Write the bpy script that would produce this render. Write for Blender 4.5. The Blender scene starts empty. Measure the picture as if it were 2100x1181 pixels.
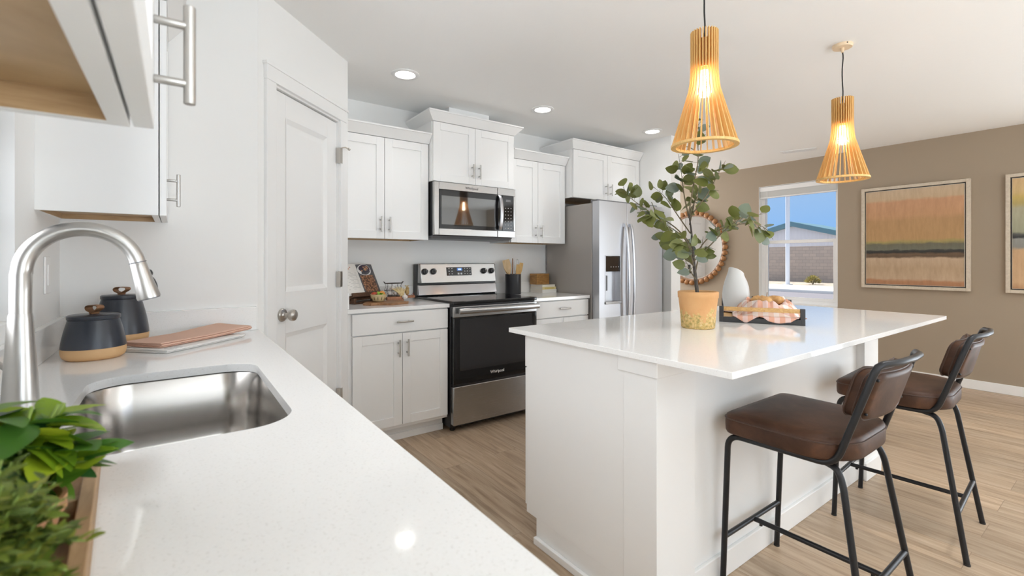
import bpy, bmesh, math, random
from math import sin, cos, pi, radians
from mathutils import Vector, Matrix, noise

S = bpy.context.scene
COL = S.collection
V = Vector

# ------------------------------------------------------------------ camera
EYE = 1.22
YAW = math.atan(692 / 955.7)          # the back wall is turned this far from square-on
cam_d = bpy.data.cameras.new('camera')
cam = bpy.data.objects.new('camera', cam_d)
COL.objects.link(cam)
cam.location = (0, 0, EYE)
cam.rotation_euler = (pi / 2, 0, -YAW)
cam_d.sensor_width = 36
cam_d.lens = 955.7 / 2100 * 36
cam_d.shift_y = -56.5 / 2100
cam_d.clip_start = 0.02
cam_d.clip_end = 400
cam_d.dof.use_dof = True
cam_d.dof.focus_distance = 2.6
cam_d.dof.aperture_fstop = 5.6
S.camera = cam

# ------------------------------------------------------------------ colour management
S.view_settings.view_transform = 'Standard'
S.view_settings.look = 'None'
S.view_settings.gamma = 1
S.view_settings.use_curve_mapping = False
S.view_settings.exposure = 0.05
S.cycles.use_denoising = True
S.cycles.max_bounces = 14
S.cycles.diffuse_bounces = 8
S.cycles.transparent_max_bounces = 16
S.cycles.sample_clamp_indirect = 6
S.cycles.caustics_reflective = False
S.cycles.caustics_refractive = False

# ------------------------------------------------------------------ world, sun, window light and added fill lamps
world = bpy.data.worlds.new('world')
S.world = world
world.use_nodes = True
nt = world.node_tree
bg = nt.nodes['Background']
tc = nt.nodes.new('ShaderNodeTexCoord')
sx = nt.nodes.new('ShaderNodeSeparateXYZ')
rp = nt.nodes.new('ShaderNodeValToRGB')
nt.links.new(tc.outputs['Generated'], sx.inputs[0])
nt.links.new(sx.outputs['Z'], rp.inputs[0])
nt.links.new(rp.outputs[0], bg.inputs[0])
els = rp.color_ramp.elements
for e, (p, c) in zip([els[0], els[1], els.new(.3), els.new(.4)], ((0, (.22, .52, 1.0)), (.14, (.10, .38, .93)), (.30, (.55, .68, .84)), (1, (.80, .85, .90)))):
    e.position = p
    e.color = (*c, 1)
bg.inputs[1].default_value = 0.9


def lamp(name, kind, loc, energy, color=(1, 1, 1), rot=(0, 0, 0), **kw):
    d = bpy.data.lights.new(name, kind)
    d.energy = energy
    d.color = color
    for k, v in kw.items():
        setattr(d, k, v)
    o = bpy.data.objects.new(name, d)
    o.location = loc
    o.rotation_euler = rot
    COL.objects.link(o)
    return o


sun_dir = V((0.25, 0.62, 0.74)).normalized()
lamp('sun', 'SUN', (20, 20, 20), 7.0, (1, .96, .9), sun_dir.to_track_quat('Z', 'Y').to_euler(), angle=0.01)
# daylight through slider, front and sink windows, plus added fills for ceiling and entry
DAY = (0.87, 0.945, 1.0)
lamp('slider_daylight', 'AREA', (6.08, -1.6, 1.08), 62, DAY, (0, radians(90), 0),
     shape='RECTANGLE', size=2.0, size_y=2.2)
lamp('slider_up_fill', 'AREA', (6.02, -1.6, .50), 36, DAY, (0, radians(90 + 66), 0),  # added fill aimed upward beside the slider, brightens the ceiling
     shape='RECTANGLE', size=.8, size_y=2.2)
lamp('front_window_daylight', 'AREA', (1.4, -3.14, 1.45), 5, DAY, (radians(90), 0, 0),
     shape='RECTANGLE', size=2.1, size_y=1.3)
lamp('front_up_fill', 'AREA', (1.4, -3.0, .95), 165, DAY, (radians(90 + 82), 0, 0),  # added fill below the front window, turned up to lift the ceiling
     shape='RECTANGLE', size=2.1, size_y=.7)
lamp('entry_fill', 'AREA', (5.45, 4.98, 1.5), 30, (1, .99, .97), (radians(-90), 0, 0),  # added fill out of view, brightens the far tan wall and hall
     shape='RECTANGLE', size=.95, size_y=1.2)
lamp('sink_window_daylight', 'AREA', (-0.50, 1.28, 1.58), 14, (1, 1, 1), (0, radians(-90), 0),
     shape='RECTANGLE', size=1.02, size_y=0.94)

# ------------------------------------------------------------------ materials
MATS = {}


def node(nt, t, **kw):
    n = nt.nodes.new(t)
    for k, v in kw.items():
        if k in ('operation', 'blend_type', 'data_type', 'wave_type', 'bands_direction', 'feature', 'distance', 'noise_dimensions', 'attribute_name', 'interpolation'):
            setattr(n, k, v)
    return n


def mat(name, color=(.8, .8, .8), rough=.5, metal=0, **kw):
    m = bpy.data.materials.new(name)
    m.use_nodes = True
    b = m.node_tree.nodes['Principled BSDF']
    b.inputs['Base Color'].default_value = (*color, 1)
    b.inputs['Roughness'].default_value = rough
    b.inputs['Metallic'].default_value = metal
    for k, v in kw.items():
        b.inputs[k].default_value = v
    MATS[name] = m
    return m


def N(m):
    return m.node_tree, m.node_tree.nodes['Principled BSDF']


def coords(nt, scale=(1, 1, 1), rot=(0, 0, 0)):
    t = nt.nodes.new('ShaderNodeTexCoord')
    mp = nt.nodes.new('ShaderNodeMapping')
    mp.inputs['Scale'].default_value = scale
    mp.inputs['Rotation'].default_value = rot
    nt.links.new(t.outputs['Object'], mp.inputs[0])
    return mp.outputs[0]


def noise_tex(nt, vec, scale=5, detail=4, rough=.5, dist=0):
    n = nt.nodes.new('ShaderNodeTexNoise')
    n.inputs['Scale'].default_value = scale
    n.inputs['Detail'].default_value = detail
    n.inputs['Roughness'].default_value = rough
    n.inputs['Distortion'].default_value = dist
    nt.links.new(vec, n.inputs['Vector'])
    return n


def ramp(nt, fac, stops):
    r = nt.nodes.new('ShaderNodeValToRGB')
    el = r.color_ramp.elements
    while len(el) > 1:
        el.remove(el[-1])
    el[0].position = stops[0][0]
    el[0].color = (*stops[0][1], 1)
    for p, c in stops[1:]:
        e = el.new(p)
        e.color = (*c, 1)
    nt.links.new(fac, r.inputs[0])
    return r.outputs[0]


def bump(m, height, strength=.2, dist=.01):
    nt, b = N(m)
    bp = nt.nodes.new('ShaderNodeBump')
    bp.inputs['Strength'].default_value = strength
    bp.inputs['Distance'].default_value = dist
    nt.links.new(height, bp.inputs['Height'])
    nt.links.new(bp.outputs[0], b.inputs['Normal'])


def mixc(nt, fac, a, b, mode='MIX'):
    n = nt.nodes.new('ShaderNodeMix')
    n.data_type = 'RGBA'
    n.blend_type = mode
    for i, x in ((0, fac), (6, a), (7, b)):
        if hasattr(x, 'links') or hasattr(x, 'is_linked'):
            nt.links.new(x, n.inputs[i])
        elif isinstance(x, (int, float)):
            n.inputs[i].default_value = x
        else:
            n.inputs[i].default_value = (*x, 1)
    return n.outputs[2]


def wood(name, dark, light, stretch=(1, 12, 12), scale=6, rough=.5, ring=.6):
    m = mat(name, light, rough)
    nt, b = N(m)
    v = coords(nt, stretch)
    n = noise_tex(nt, v, scale, 6, .6, ring)
    c = ramp(nt, n.outputs[0], [(.3, dark), (.72, light)])
    nt.links.new(c, b.inputs['Base Color'])
    bump(m, n.outputs[0], .08, .002)
    return m


def brushed(name, color, rough, stretch=(1, 1, 120), strength=.05):
    m = mat(name, color, rough, 1)
    nt, b = N(m)
    v = coords(nt, stretch)
    n = noise_tex(nt, v, 8, 3)
    r = nt.nodes.new('ShaderNodeMapRange')
    r.inputs[3].default_value = rough - .03
    r.inputs[4].default_value = rough + .05
    nt.links.new(n.outputs[0], r.inputs[0])
    nt.links.new(r.outputs[0], b.inputs['Roughness'])
    bump(m, n.outputs[0], strength, .001)
    return m


def painted(name, color, rough=.6, scale=120, strength=.06):
    m = mat(name, color, rough)
    nt, b = N(m)
    n = noise_tex(nt, coords(nt), scale, 3)
    bump(m, n.outputs[0], strength, .003)
    return m


painted('wall_white', (.84, .84, .83), .7, 60, .08)
painted('wall_tan', (.36, .29, .215), .7, 60, .08)
painted('ceiling_paint', (.90, .90, .89), .8, 26, .35)
painted('trim_white', (.85, .85, .845), .35, 40, .01)
painted('cabinet_white', (.84, .84, .835), .38, 40, .01)
mat('vinyl_white', (.85, .85, .85), .35)
mat('slat_white', (.82, .82, .80), .5)
m = mat('quartz', (.82, .81, .79), .075)
nt, b = N(m)
n = noise_tex(nt, coords(nt), 240, 2)
nt.links.new(ramp(nt, n.outputs[0], [(.28, (.78, .775, .76)), (.40, (.87, .868, .86)), (.8, (.885, .885, .88))]), b.inputs['Base Color'])
wood('maple_interior', (.38, .245, .12), (.54, .375, .21), (2, 2, 30), 5, .33)
brushed('stainless', (.45, .445, .44), .25, (1, 1, 160), .005)
brushed('stainless_vertical', (.60, .61, .64), .34, (160, 160, 1), .02)
brushed('nickel', (.52, .505, .48), .30, (90, 90, 2), .03)
brushed('sink_steel', (.50, .48, .46), .22, (90, 90, .6), .004)
mat('fridge_side', (.36, .335, .31), .5, .15)
mat('black_glass', (.010, .010, .011), .05)
mat('polished_steel', (.42, .42, .44), .14, 1)
mat('oven_glass', (.022, .022, .024), .04)
mat('microwave_glass', (.035, .035, .035), .03, 0)
MATS['microwave_glass'].node_tree.nodes['Principled BSDF'].inputs['IOR'].default_value = 2.1
MATS['oven_glass'].node_tree.nodes['Principled BSDF'].inputs['IOR'].default_value = 1.6
mat('black_plastic', (.018, .018, .019), .35)
mat('grey_plastic', (.16, .16, .17), .4)
mat('dark_gap', (.01, .01, .01), .9)
mat('white_mark', (.75, .75, .75), .5)
mat('grey_mark', (.16, .15, .15), .5)
m = mat('blue_display', (.02, .05, .2), .3)
b = N(m)[1]; b.inputs['Emission Color'].default_value = (.15, .4, 1, 1); b.inputs['Emission Strength'].default_value = .35
m = mat('display_digits', (.6, .7, 1), .3)
b = N(m)[1]; b.inputs['Emission Color'].default_value = (.6, .8, 1, 1); b.inputs['Emission Strength'].default_value = 1.2
mat('satin_nickel', (.55, .52, .48), .28, 1)
mat('black_metal', (.028, .028, .030), .38, .6)
mat('stud_metal', (.55, .55, .56), .25, 1)
m = mat('brown_leather', (.07, .035, .022), .44, 0, **{'Specular IOR Level': .22})
nt, b = N(m)
v = coords(nt)
n = noise_tex(nt, v, 9, 5, .6, .4)
nt.links.new(ramp(nt, n.outputs[0], [(.28, (.030, .014, .008)), (.55, (.066, .031, .018)), (.78, (.12, .054, .030))]), b.inputs['Base Color'])
n2 = noise_tex(nt, v, 260, 3)
bump(m, n2.outputs[0], .12, .002)
mat('leather_piping', (.06, .03, .02), .45)
wood('pendant_wood', (.66, .38, .12), (.84, .55, .21), (30, 30, 1.5), 6, .5)
mat('pendant_drum', (.55, .30, .09), .6)
m = mat('canopy_cream', (.80, .62, .42), .4)
mat('cord_black', (.012, .012, .012), .6)
m = mat('bulb_glow', (1, .9, .7), .3)
b = N(m)[1]; b.inputs['Emission Color'].default_value = (1, .86, .62, 1); b.inputs['Emission Strength'].default_value = 30
m = mat('can_lens', (1, 1, 1), .5)
b = N(m)[1]; b.inputs['Emission Color'].default_value = (1, .97, .92, 1); b.inputs['Emission Strength'].default_value = 12
mat('mirror_glass', (.93, .93, .93), .01, 1)
wood('bead_wood', (.24, .10, .03), (.46, .23, .09), (8, 8, 8), 4, .5)
wood('mirror_rim', (.20, .11, .06), (.34, .2, .12), (10, 10, 10), 4, .5)
wood('frame_wood', (.54, .46, .36), (.66, .58, .47), (8, 8, 8), 6, .55)
mat('frame_black', (.03, .03, .035), .4)
mat('frame_silver', (.62, .58, .52), .4)
m = mat('charcoal_glaze', (.022, .026, .036), .30)
nt, b = N(m)
n = noise_tex(nt, coords(nt), 3, 3)
nt.links.new(ramp(nt, n.outputs[0], [(.35, (.020, .023, .030)), (.7, (.034, .040, .055))]), b.inputs['Base Color'])
mat('tan_clay', (.60, .37, .18), .6)
wood('strap_leather', (.16, .075, .03), (.30, .15, .07), (6, 6, 6), 9, .55)
m = mat('linen_white', (.78, .76, .74), .9)
m = mat('linen_pink', (.72, .47, .36), .9)
for nme in ('linen_white', 'linen_pink'):
    mm = MATS[nme]
    nt, b = N(mm)
    bump(mm, noise_tex(nt, coords(nt), 420, 2).outputs[0], .25, .002)
mat('towel_stripe', (.58, .56, .56), .9)
wood('crate_wood', (.27, .155, .07), (.50, .33, .18), (10, 1.5, 10), 5, .6)
painted('terracotta', (.48, .24, .12), .8, 90, .1)
mat('soil', (.035, .022, .014), .95)


def leaf_mat(name, stops, rough=.45, trans=.25, attr='tint'):
    m = mat(name, stops[0][1], rough)
    nt, b = N(m)
    a = nt.nodes.new('ShaderNodeAttribute')
    a.attribute_name = attr
    c = ramp(nt, a.outputs['Fac'], stops)
    nt.links.new(c, b.inputs['Base Color'])
    tr = nt.nodes.new('ShaderNodeBsdfTranslucent')
    nt.links.new(c, tr.inputs[0])
    mx = nt.nodes.new('ShaderNodeMixShader')
    mx.inputs[0].default_value = trans
    out = nt.nodes['Material Output']
    nt.links.new(b.outputs[0], mx.inputs[1])
    nt.links.new(tr.outputs[0], mx.inputs[2])
    nt.links.new(mx.outputs[0], out.inputs[0])
    return m


leaf_mat('eucalyptus_leaf', [(0, (.10, .115, .025)), (.35, (.17, .19, .045)), (.68, (.22, .235, .07)), (.74, (.16, .20, .15)), (1, (.24, .29, .25))])
leaf_mat('basil_leaf', [(0, (.025, .10, .03)), (.35, (.09, .22, .02)), (.6, (.22, .36, .015)), (1, (.42, .52, .03))], .4, .3)
leaf_mat('thyme_leaf', [(0, (.05, .09, .015)), (.6, (.17, .23, .03)), (1, (.34, .36, .06))], .5, .3)
mat('herb_stem', (.26, .36, .08), .5)
wood('bark', (.035, .028, .024), (.10, .085, .07), (30, 30, 6), 6, .8)
mat('twig', (.14, .11, .06), .7)
m = mat('pot_clay', (.66, .35, .14), .7)
nt, b = N(m)
v = coords(nt)
n = noise_tex(nt, v, 28, 8, .75)
sz = nt.nodes.new('ShaderNodeSeparateXYZ')
nt.links.new(v, sz.inputs[0])
mz = nt.nodes.new('ShaderNodeMapRange')
mz.inputs[1].default_value = .13; mz.inputs[2].default_value = .0
mz.inputs[3].default_value = .30; mz.inputs[4].default_value = .72
nt.links.new(sz.outputs['Z'], mz.inputs[0])
mm2 = nt.nodes.new('ShaderNodeMath'); mm2.operation = 'LESS_THAN'
nt.links.new(n.outputs[0], mm2.inputs[0]); nt.links.new(mz.outputs[0], mm2.inputs[1])
n3 = noise_tex(nt, v, 90, 4)
moss = ramp(nt, n3.outputs[0], [(.3, (.30, .25, .08)), (.55, (.62, .42, .16)), (.75, (.66, .58, .36))])
n4 = noise_tex(nt, v, 6, 4)
clay = ramp(nt, n4.outputs[0], [(.3, (.58, .29, .11)), (.7, (.68, .40, .18))])
nt.links.new(mixc(nt, mm2.outputs[0], clay, moss), b.inputs['Base Color'])
bump(m, n3.outputs[0], .2, .003)
m = mat('frosted_glass', (.95, .96, .95), .3)
b = N(m)[1]; b.inputs['Transmission Weight'].default_value = .38; b.inputs['IOR'].default_value = 1.3


def thin_glass(name, refl=.08, tint=(1, 1, 1), rough=0.0):
    m = bpy.data.materials.new(name)
    m.use_nodes = True
    nt = m.node_tree
    nt.nodes.remove(nt.nodes['Principled BSDF'])
    t = nt.nodes.new('ShaderNodeBsdfTransparent'); t.inputs[0].default_value = (*tint, 1)
    g = nt.nodes.new('ShaderNodeBsdfGlossy'); g.inputs['Roughness'].default_value = rough
    f = nt.nodes.new('ShaderNodeFresnel'); f.inputs[0].default_value = 1.35
    x = nt.nodes.new('ShaderNodeMixShader')
    nt.links.new(f.outputs[0], x.inputs[0])
    nt.links.new(t.outputs[0], x.inputs[1]); nt.links.new(g.outputs[0], x.inputs[2])
    nt.links.new(x.outputs[0], nt.nodes['Material Output'].inputs[0])
    MATS[name] = m


thin_glass('window_glass')
thin_glass('tumbler_glass', tint=(.93, .95, .95))
mat('tray_black', (.03, .03, .032), .4)
wood('bamboo', (.46, .25, .08), (.66, .42, .17), (3, 20, 20), 5, .45)
wood('bread', (.42, .20, .06), (.72, .46, .20), (6, 6, 6), 5, .7)
# plaid napkin
m = mat('plaid_cloth', (.75, .6, .55), .9)
nt, b = N(m)
uvn = nt.nodes.new('ShaderNodeUVMap')
mp = nt.nodes.new('ShaderNodeMapping'); mp.inputs['Scale'].default_value = (7, 7, 1)
nt.links.new(uvn.outputs[0], mp.inputs[0])
sx2 = nt.nodes.new('ShaderNodeSeparateXYZ'); nt.links.new(mp.outputs[0], sx2.inputs[0])
fs = []
for ax in ('X', 'Y'):
    fr = nt.nodes.new('ShaderNodeMath'); fr.operation = 'FRACT'
    nt.links.new(sx2.outputs[ax], fr.inputs[0])
    lt = nt.nodes.new('ShaderNodeMath'); lt.operation = 'LESS_THAN'; lt.inputs[1].default_value = .5
    nt.links.new(fr.outputs[0], lt.inputs[0])
    fs.append(lt.outputs[0])
c1 = mixc(nt, fs[0], (.80, .76, .73), (.55, .30, .27))
c2 = mixc(nt, fs[1], (.78, .66, .60), (.70, .36, .19))
nt.links.new(mixc(nt, .5, c1, c2), b.inputs['Base Color'])
wood('acacia', (.20, .09, .035), (.38, .20, .09), (2, 16, 16), 5, .45)
wood('walnut_tray', (.055, .025, .012), (.14, .065, .03), (3, 16, 16), 5, .4)
wood('cherry_board', (.26, .10, .045), (.44, .20, .10), (16, 2, 16), 5, .45)
mat('page_white', (.80, .78, .74), .8)
mat('page_edge', (.66, .62, .56), .8)
mat('text_grey', (.55, .54, .52), .8)
mat('text_red', (.62, .30, .22), .8)
# food photo on the right-hand page
m = mat('page_photo', (.3, .2, .15), .4)
nt, b = N(m)
v = coords(nt)
vo = nt.nodes.new('ShaderNodeTexVoronoi'); vo.inputs['Scale'].default_value = 70
nt.links.new(v, vo.inputs['Vector'])
nt.links.new(ramp(nt, vo.outputs['Distance'], [(.0, (.60, .34, .20)), (.35, (.36, .17, .09)), (.7, (.10, .05, .03))]), b.inputs['Base Color'])
mat('photo_slate', (.10, .10, .11), .5)
mat('photo_bowl', (.80, .79, .78), .5)
mat('photo_berry', (.06, .045, .07), .5)
mat('photo_nut', (.50, .28, .16), .5)
wood('woven_bowl', (.52, .40, .20), (.74, .62, .38), (4, 4, 40), 8, .7)
mat('bowl_slot', (.10, .07, .03), .9)
mat('fruit_red', (.50, .07, .03), .35)
mat('fruit_orange', (.62, .26, .05), .45)
mat('lettuce', (.26, .46, .04), .5)
mat('wire_dark', (.06, .05, .045), .5, .7)
mat('garlic', (.76, .72, .68), .6)
mat('garlic_root', (.66, .55, .38), .8)
mat('pale_straw', (.66, .52, .28), .8)
mat('squash_tan', (.50, .33, .13), .6)
m = painted('crock_iron', (.022, .022, .025), .32, 60, .3)
wood('spoon_light', (.58, .38, .19), (.72, .54, .32), (10, 10, 2), 6, .6)
wood('spoon_gold', (.48, .28, .09), (.64, .42, .16), (10, 10, 2), 6, .6)
mat('whisk_wire', (.7, .7, .7), .25, 1)
wood('box_wood', (.22, .10, .025), (.46, .24, .07), (3, 3, 10), 7, .5)
mat('book_cream', (.74, .70, .60), .6)
mat('book_yellow', (.70, .58, .28), .6)
mat('book_white', (.76, .74, .70), .6)
mat('book_gold', (.60, .46, .12), .6)
# oak plank floor, boards along Y
m = mat('floor_planks', (.4, .3, .2), .42)
nt, b = N(m)
t = nt.nodes.new('ShaderNodeTexCoord')
mp = nt.nodes.new('ShaderNodeMapping'); mp.inputs['Rotation'].default_value = (0, 0, radians(90))
nt.links.new(t.outputs['Object'], mp.inputs[0])
bk = nt.nodes.new('ShaderNodeTexBrick')
bk.inputs['Scale'].default_value = 1
bk.inputs['Brick Width'].default_value = 1.22
bk.inputs['Row Height'].default_value = .18
bk.inputs['Mortar Size'].default_value = .0012
bk.inputs['Mortar Smooth'].default_value = .3
bk.inputs['Bias'].default_value = 0
bk.offset = .37
bk.inputs['Color1'].default_value = (0, 0, 0, 1); bk.inputs['Color2'].default_value = (1, 1, 1, 1)
bk.inputs['Mortar'].default_value = (.5, .5, .5, 1)
nt.links.new(mp.outputs[0], bk.inputs[0])
mp2 = nt.nodes.new('ShaderNodeMapping'); mp2.inputs['Scale'].default_value = (14, 1.1, 1)
nt.links.new(t.outputs['Object'], mp2.inputs[0])
sh = nt.nodes.new('ShaderNodeVectorMath'); sh.operation = 'MULTIPLY_ADD'
sh.inputs[1].default_value = (7, 31, 5)
nt.links.new(bk.outputs['Color'], sh.inputs[0]); nt.links.new(mp2.outputs[0], sh.inputs[2])
ng = noise_tex(nt, sh.outputs[0], 2.2, 8, .62, .9)
g = ramp(nt, ng.outputs[0], [(.25, (.26, .175, .11)), (.48, (.45, .335, .23)), (.75, (.60, .48, .36))])
tone = ramp(nt, bk.outputs['Color'], [(0, (.80, .80, .80)), (1, (1.08, 1.06, 1.04))])
g2 = mixc(nt, 1.0, g, tone, 'MULTIPLY')
g3 = mixc(nt, bk.outputs['Fac'], g2, (.26, .185, .125))
nt.links.new(g3, b.inputs['Base Color'])
bump(m, ng.outputs[0], .06, .002)
# outside
mat('asphalt', (.22, .21, .24), .9)
mat('kerb_concrete', (.85, .84, .82), .9)
m = mat('gravel', (.5, .45, .38), .95)
nt, b = N(m)
n = noise_tex(nt, coords(nt), 3, 6, .8)
nt.links.new(ramp(nt, n.outputs[0], [(.35, (.30, .25, .20)), (.65, (.60, .54, .46))]), b.inputs['Base Color'])
m = mat('block_wall', (.3, .27, .27), .95)
nt, b = N(m)
tcx = nt.nodes.new('ShaderNodeTexCoord'); sxx = nt.nodes.new('ShaderNodeSeparateXYZ'); cx = nt.nodes.new('ShaderNodeCombineXYZ')
nt.links.new(tcx.outputs['Object'], sxx.inputs[0])
nt.links.new(sxx.outputs['Y'], cx.inputs[0]); nt.links.new(sxx.outputs['Z'], cx.inputs[1])
bk = nt.nodes.new('ShaderNodeTexBrick'); bk.inputs['Scale'].default_value = 1
bk.inputs['Brick Width'].default_value = .42; bk.inputs['Row Height'].default_value = .21; bk.inputs['Mortar Size'].default_value = .012
bk.inputs['Color1'].default_value = (.52, .42, .36, 1); bk.inputs['Color2'].default_value = (.44, .36, .32, 1); bk.inputs['Mortar'].default_value = (.36, .30, .27, 1)
nt.links.new(cx.outputs[0], bk.inputs[0]); nt.links.new(bk.outputs[0], b.inputs['Base Color'])
mat('metal_siding', (.80, .79, .86), .5)
mat('teal_roof', (.10, .24, .32), .5)
mat('pole_grey', (.72, .74, .80), .5)
leaf_mat('shrub_leaf', [(0, (.22, .24, .06)), (1, (.50, .36, .10))])
mat('plate_white', (.84, .84, .83), .4)
mat('door_grey', (.70, .70, .70), .4)
mat('lock_dark', (.05, .05, .05), .4, .6)


# painted canvases: broad horizontal bands of colour
def canvas(name, stops, seed):
    m = mat(name, (.5, .4, .3), .75)
    nt, b = N(m)
    t = nt.nodes.new('ShaderNodeTexCoord')
    s = nt.nodes.new('ShaderNodeSeparateXYZ')
    nt.links.new(t.outputs['Object'], s.inputs[0])
    mp = nt.nodes.new('ShaderNodeMapping'); mp.inputs['Scale'].default_value = (1, 3.5, 9); mp.inputs['Location'].default_value = (seed, seed, 0)
    nt.links.new(t.outputs['Object'], mp.inputs[0])
    n = noise_tex(nt, mp.outputs[0], 2, 5, .6)
    a = nt.nodes.new('ShaderNodeMath'); a.operation = 'MULTIPLY_ADD'; a.inputs[1].default_value = .05; 
    nt.links.new(n.outputs[0], a.inputs[0]); nt.links.new(s.outputs['Z'], a.inputs[2])
    c = ramp(nt, a.outputs[0], stops)
    mp3 = nt.nodes.new('ShaderNodeMapping'); mp3.inputs['Scale'].default_value = (1, 9, 2.2); mp3.inputs['Location'].default_value = (0, seed, 0)
    nt.links.new(t.outputs['Object'], mp3.inputs[0])
    n2 = noise_tex(nt, mp3.outputs[0], 2.5, 6, .65)
    mo = ramp(nt, n2.outputs[0], [(.3, (.86, .84, .80)), (.7, (1.08, 1.08, 1.08))])
    nt.links.new(mixc(nt, 1.0, c, mo, 'MULTIPLY'), b.inputs['Base Color'])
    return m


# ------------------------------------------------------------------ mesh helpers
class MB:
    def __init__(self):
        self.bm = bmesh.new()

    def box(self, x0, x1, y0, y1, z0, z1, M=None):
        vs = [self.bm.verts.new((x, y, z)) for x in (x0, x1) for y in (y0, y1) for z in (z0, z1)]
        for f in ((0, 1, 3, 2), (4, 6, 7, 5), (0, 4, 5, 1), (2, 3, 7, 6), (0, 2, 6, 4), (1, 5, 7, 3)):
            self.bm.faces.new([vs[i] for i in f])
        if M is not None:
            for v in vs:
                v.co = M @ v.co
        return self

    def quadbox(self, bot, top):
        a = [self.bm.verts.new(p) for p in bot]
        b_ = [self.bm.verts.new(p) for p in top]
        n = len(a)
        self.bm.faces.new(a[::-1]); self.bm.faces.new(b_)
        for i in range(n):
            j = (i + 1) % n
            self.bm.faces.new((a[i], a[j], b_[j], b_[i]))
        return self

    def prism(self, poly, z0, z1, M=None):
        bot = [V((p[0], p[1], z0)) for p in poly]
        top = [V((p[0], p[1], z1)) for p in poly]
        if M is not None:
            bot = [M @ p for p in bot]; top = [M @ p for p in top]
        return self.quadbox(bot, top)

    def holed(self, o, inner, z0, z1):
        """flat slab o = (x0, x1, y0, y1) with a rounded hole"""
        hx0, hx1 = min(p[0] for p in inner), max(p[0] for p in inner)
        hy0, hy1 = min(p[1] for p in inner), max(p[1] for p in inner)
        x0, x1, y0, y1 = o
        polys = [[(x0, y0), (hx0, y0), (hx0, hy0), (x0, hy0)], [(hx0, y0), (hx1, y0), (hx1, hy0), (hx0, hy0)], [(hx1, y0), (x1, y0), (x1, hy0), (hx1, hy0)],
                 [(x0, hy0), (hx0, hy0), (hx0, hy1), (x0, hy1)], [(hx1, hy0), (x1, hy0), (x1, hy1), (hx1, hy1)],
                 [(x0, hy1), (hx0, hy1), (hx0, y1), (x0, y1)], [(hx0, hy1), (hx1, hy1), (hx1, y1), (hx0, y1)], [(hx1, hy1), (x1, hy1), (x1, y1), (hx1, y1)]]
        m = len(inner) // 4
        for k, c in enumerate(((hx1, hy1), (hx0, hy1), (hx0, hy0), (hx1, hy0))):
            ar = inner[k * m:(k + 1) * m]
            polys += [[c, ar[i + 1], ar[i]] for i in range(m - 1)]
        for z in (z0, z1):
            for pl in polys:
                self.bm.faces.new([self.bm.verts.new((p[0], p[1], z)) for p in pl])
        for ring in ([(x0, y0), (hx0, y0), (hx1, y0), (x1, y0), (x1, hy0), (x1, hy1), (x1, y1), (hx1, y1), (hx0, y1), (x0, y1), (x0, hy1), (x0, hy0)], inner):
            n = len(ring)
            for k in range(n):
                p, q = ring[k], ring[(k + 1) % n]
                self.bm.faces.new([self.bm.verts.new((*p, z0)), self.bm.verts.new((*q, z0)), self.bm.verts.new((*q, z1)), self.bm.verts.new((*p, z1))])
        bmesh.ops.remove_doubles(self.bm, verts=self.bm.verts, dist=1e-5)
        bmesh.ops.recalc_face_normals(self.bm, faces=self.bm.faces)
        return self

    def rings(self, loops, cap0=True, cap1=True, closed=True):
        vs = [[self.bm.verts.new(p) for p in lp] for lp in loops]
        n = len(vs[0])
        for a, b_ in zip(vs[:-1], vs[1:]):
            for i in range(n if closed else n - 1):
                j = (i + 1) % n
                self.bm.faces.new((a[i], a[j], b_[j], b_[i]))
        if cap0:
            self.bm.faces.new(vs[0][::-1])
        if cap1:
            self.bm.faces.new(vs[-1])
        return self

    def tube(self, pts, r, seg=10, closed=False, flat=None):
        pts = [V(p) for p in pts]
        n = len(pts)
        tang = []
        for i in range(n):
            if closed:
                t = pts[(i + 1) % n] - pts[i - 1]
            else:
                t = pts[min(i + 1, n - 1)] - pts[max(i - 1, 0)]
            tang.append(t.normalized())
        up = V((0, 0, 1)) if abs(tang[0].z) < .9 else V((1, 0, 0))
        nrm = (up - tang[0] * up.dot(tang[0])).normalized()
        loops = []
        for i in range(n):
            if i:
                nrm = (nrm - tang[i] * nrm.dot(tang[i]))
                nrm.normalize()
            bn = tang[i].cross(nrm)
            rr = r[i] if isinstance(r, (list, tuple)) else r
            loops.append([pts[i] + (nrm * cos(2 * pi * k / seg) + bn * sin(2 * pi * k / seg) * (flat or 1)) * rr for k in range(seg)])
        if closed:
            loops.append(loops[0])
            vs = [[self.bm.verts.new(p) for p in lp] for lp in loops[:-1]]
            for i in range(n):
                a, b_ = vs[i], vs[(i + 1) % n]
                for k in range(seg):
                    j = (k + 1) % seg
                    self.bm.faces.new((a[k], a[j], b_[j], b_[k]))
        else:
            self.rings(loops)
        return self

    def lathe(self, prof, c=(0, 0, 0), seg=32, M=None, cap0=True, cap1=True):
        loops = []
        for r, z in prof:
            lp = [V((r * cos(2 * pi * k / seg), r * sin(2 * pi * k / seg), z)) for k in range(seg)]
            if M is not None:
                lp = [M @ p for p in lp]
            loops.append([p + V(c) for p in lp])
        return self.rings(loops, cap0, cap1)

    def ball(self, c, r, seg=12, rn=8, sc=(1, 1, 1), M=None):
        prof = [(max(r * sin(pi * i / rn), r * .02), -r * cos(pi * i / rn)) for i in range(rn + 1)]
        MM = Matrix.Diagonal((*sc, 1))
        if M is not None:
            MM = M @ MM
        return self.lathe(prof, c, seg, MM)

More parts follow.
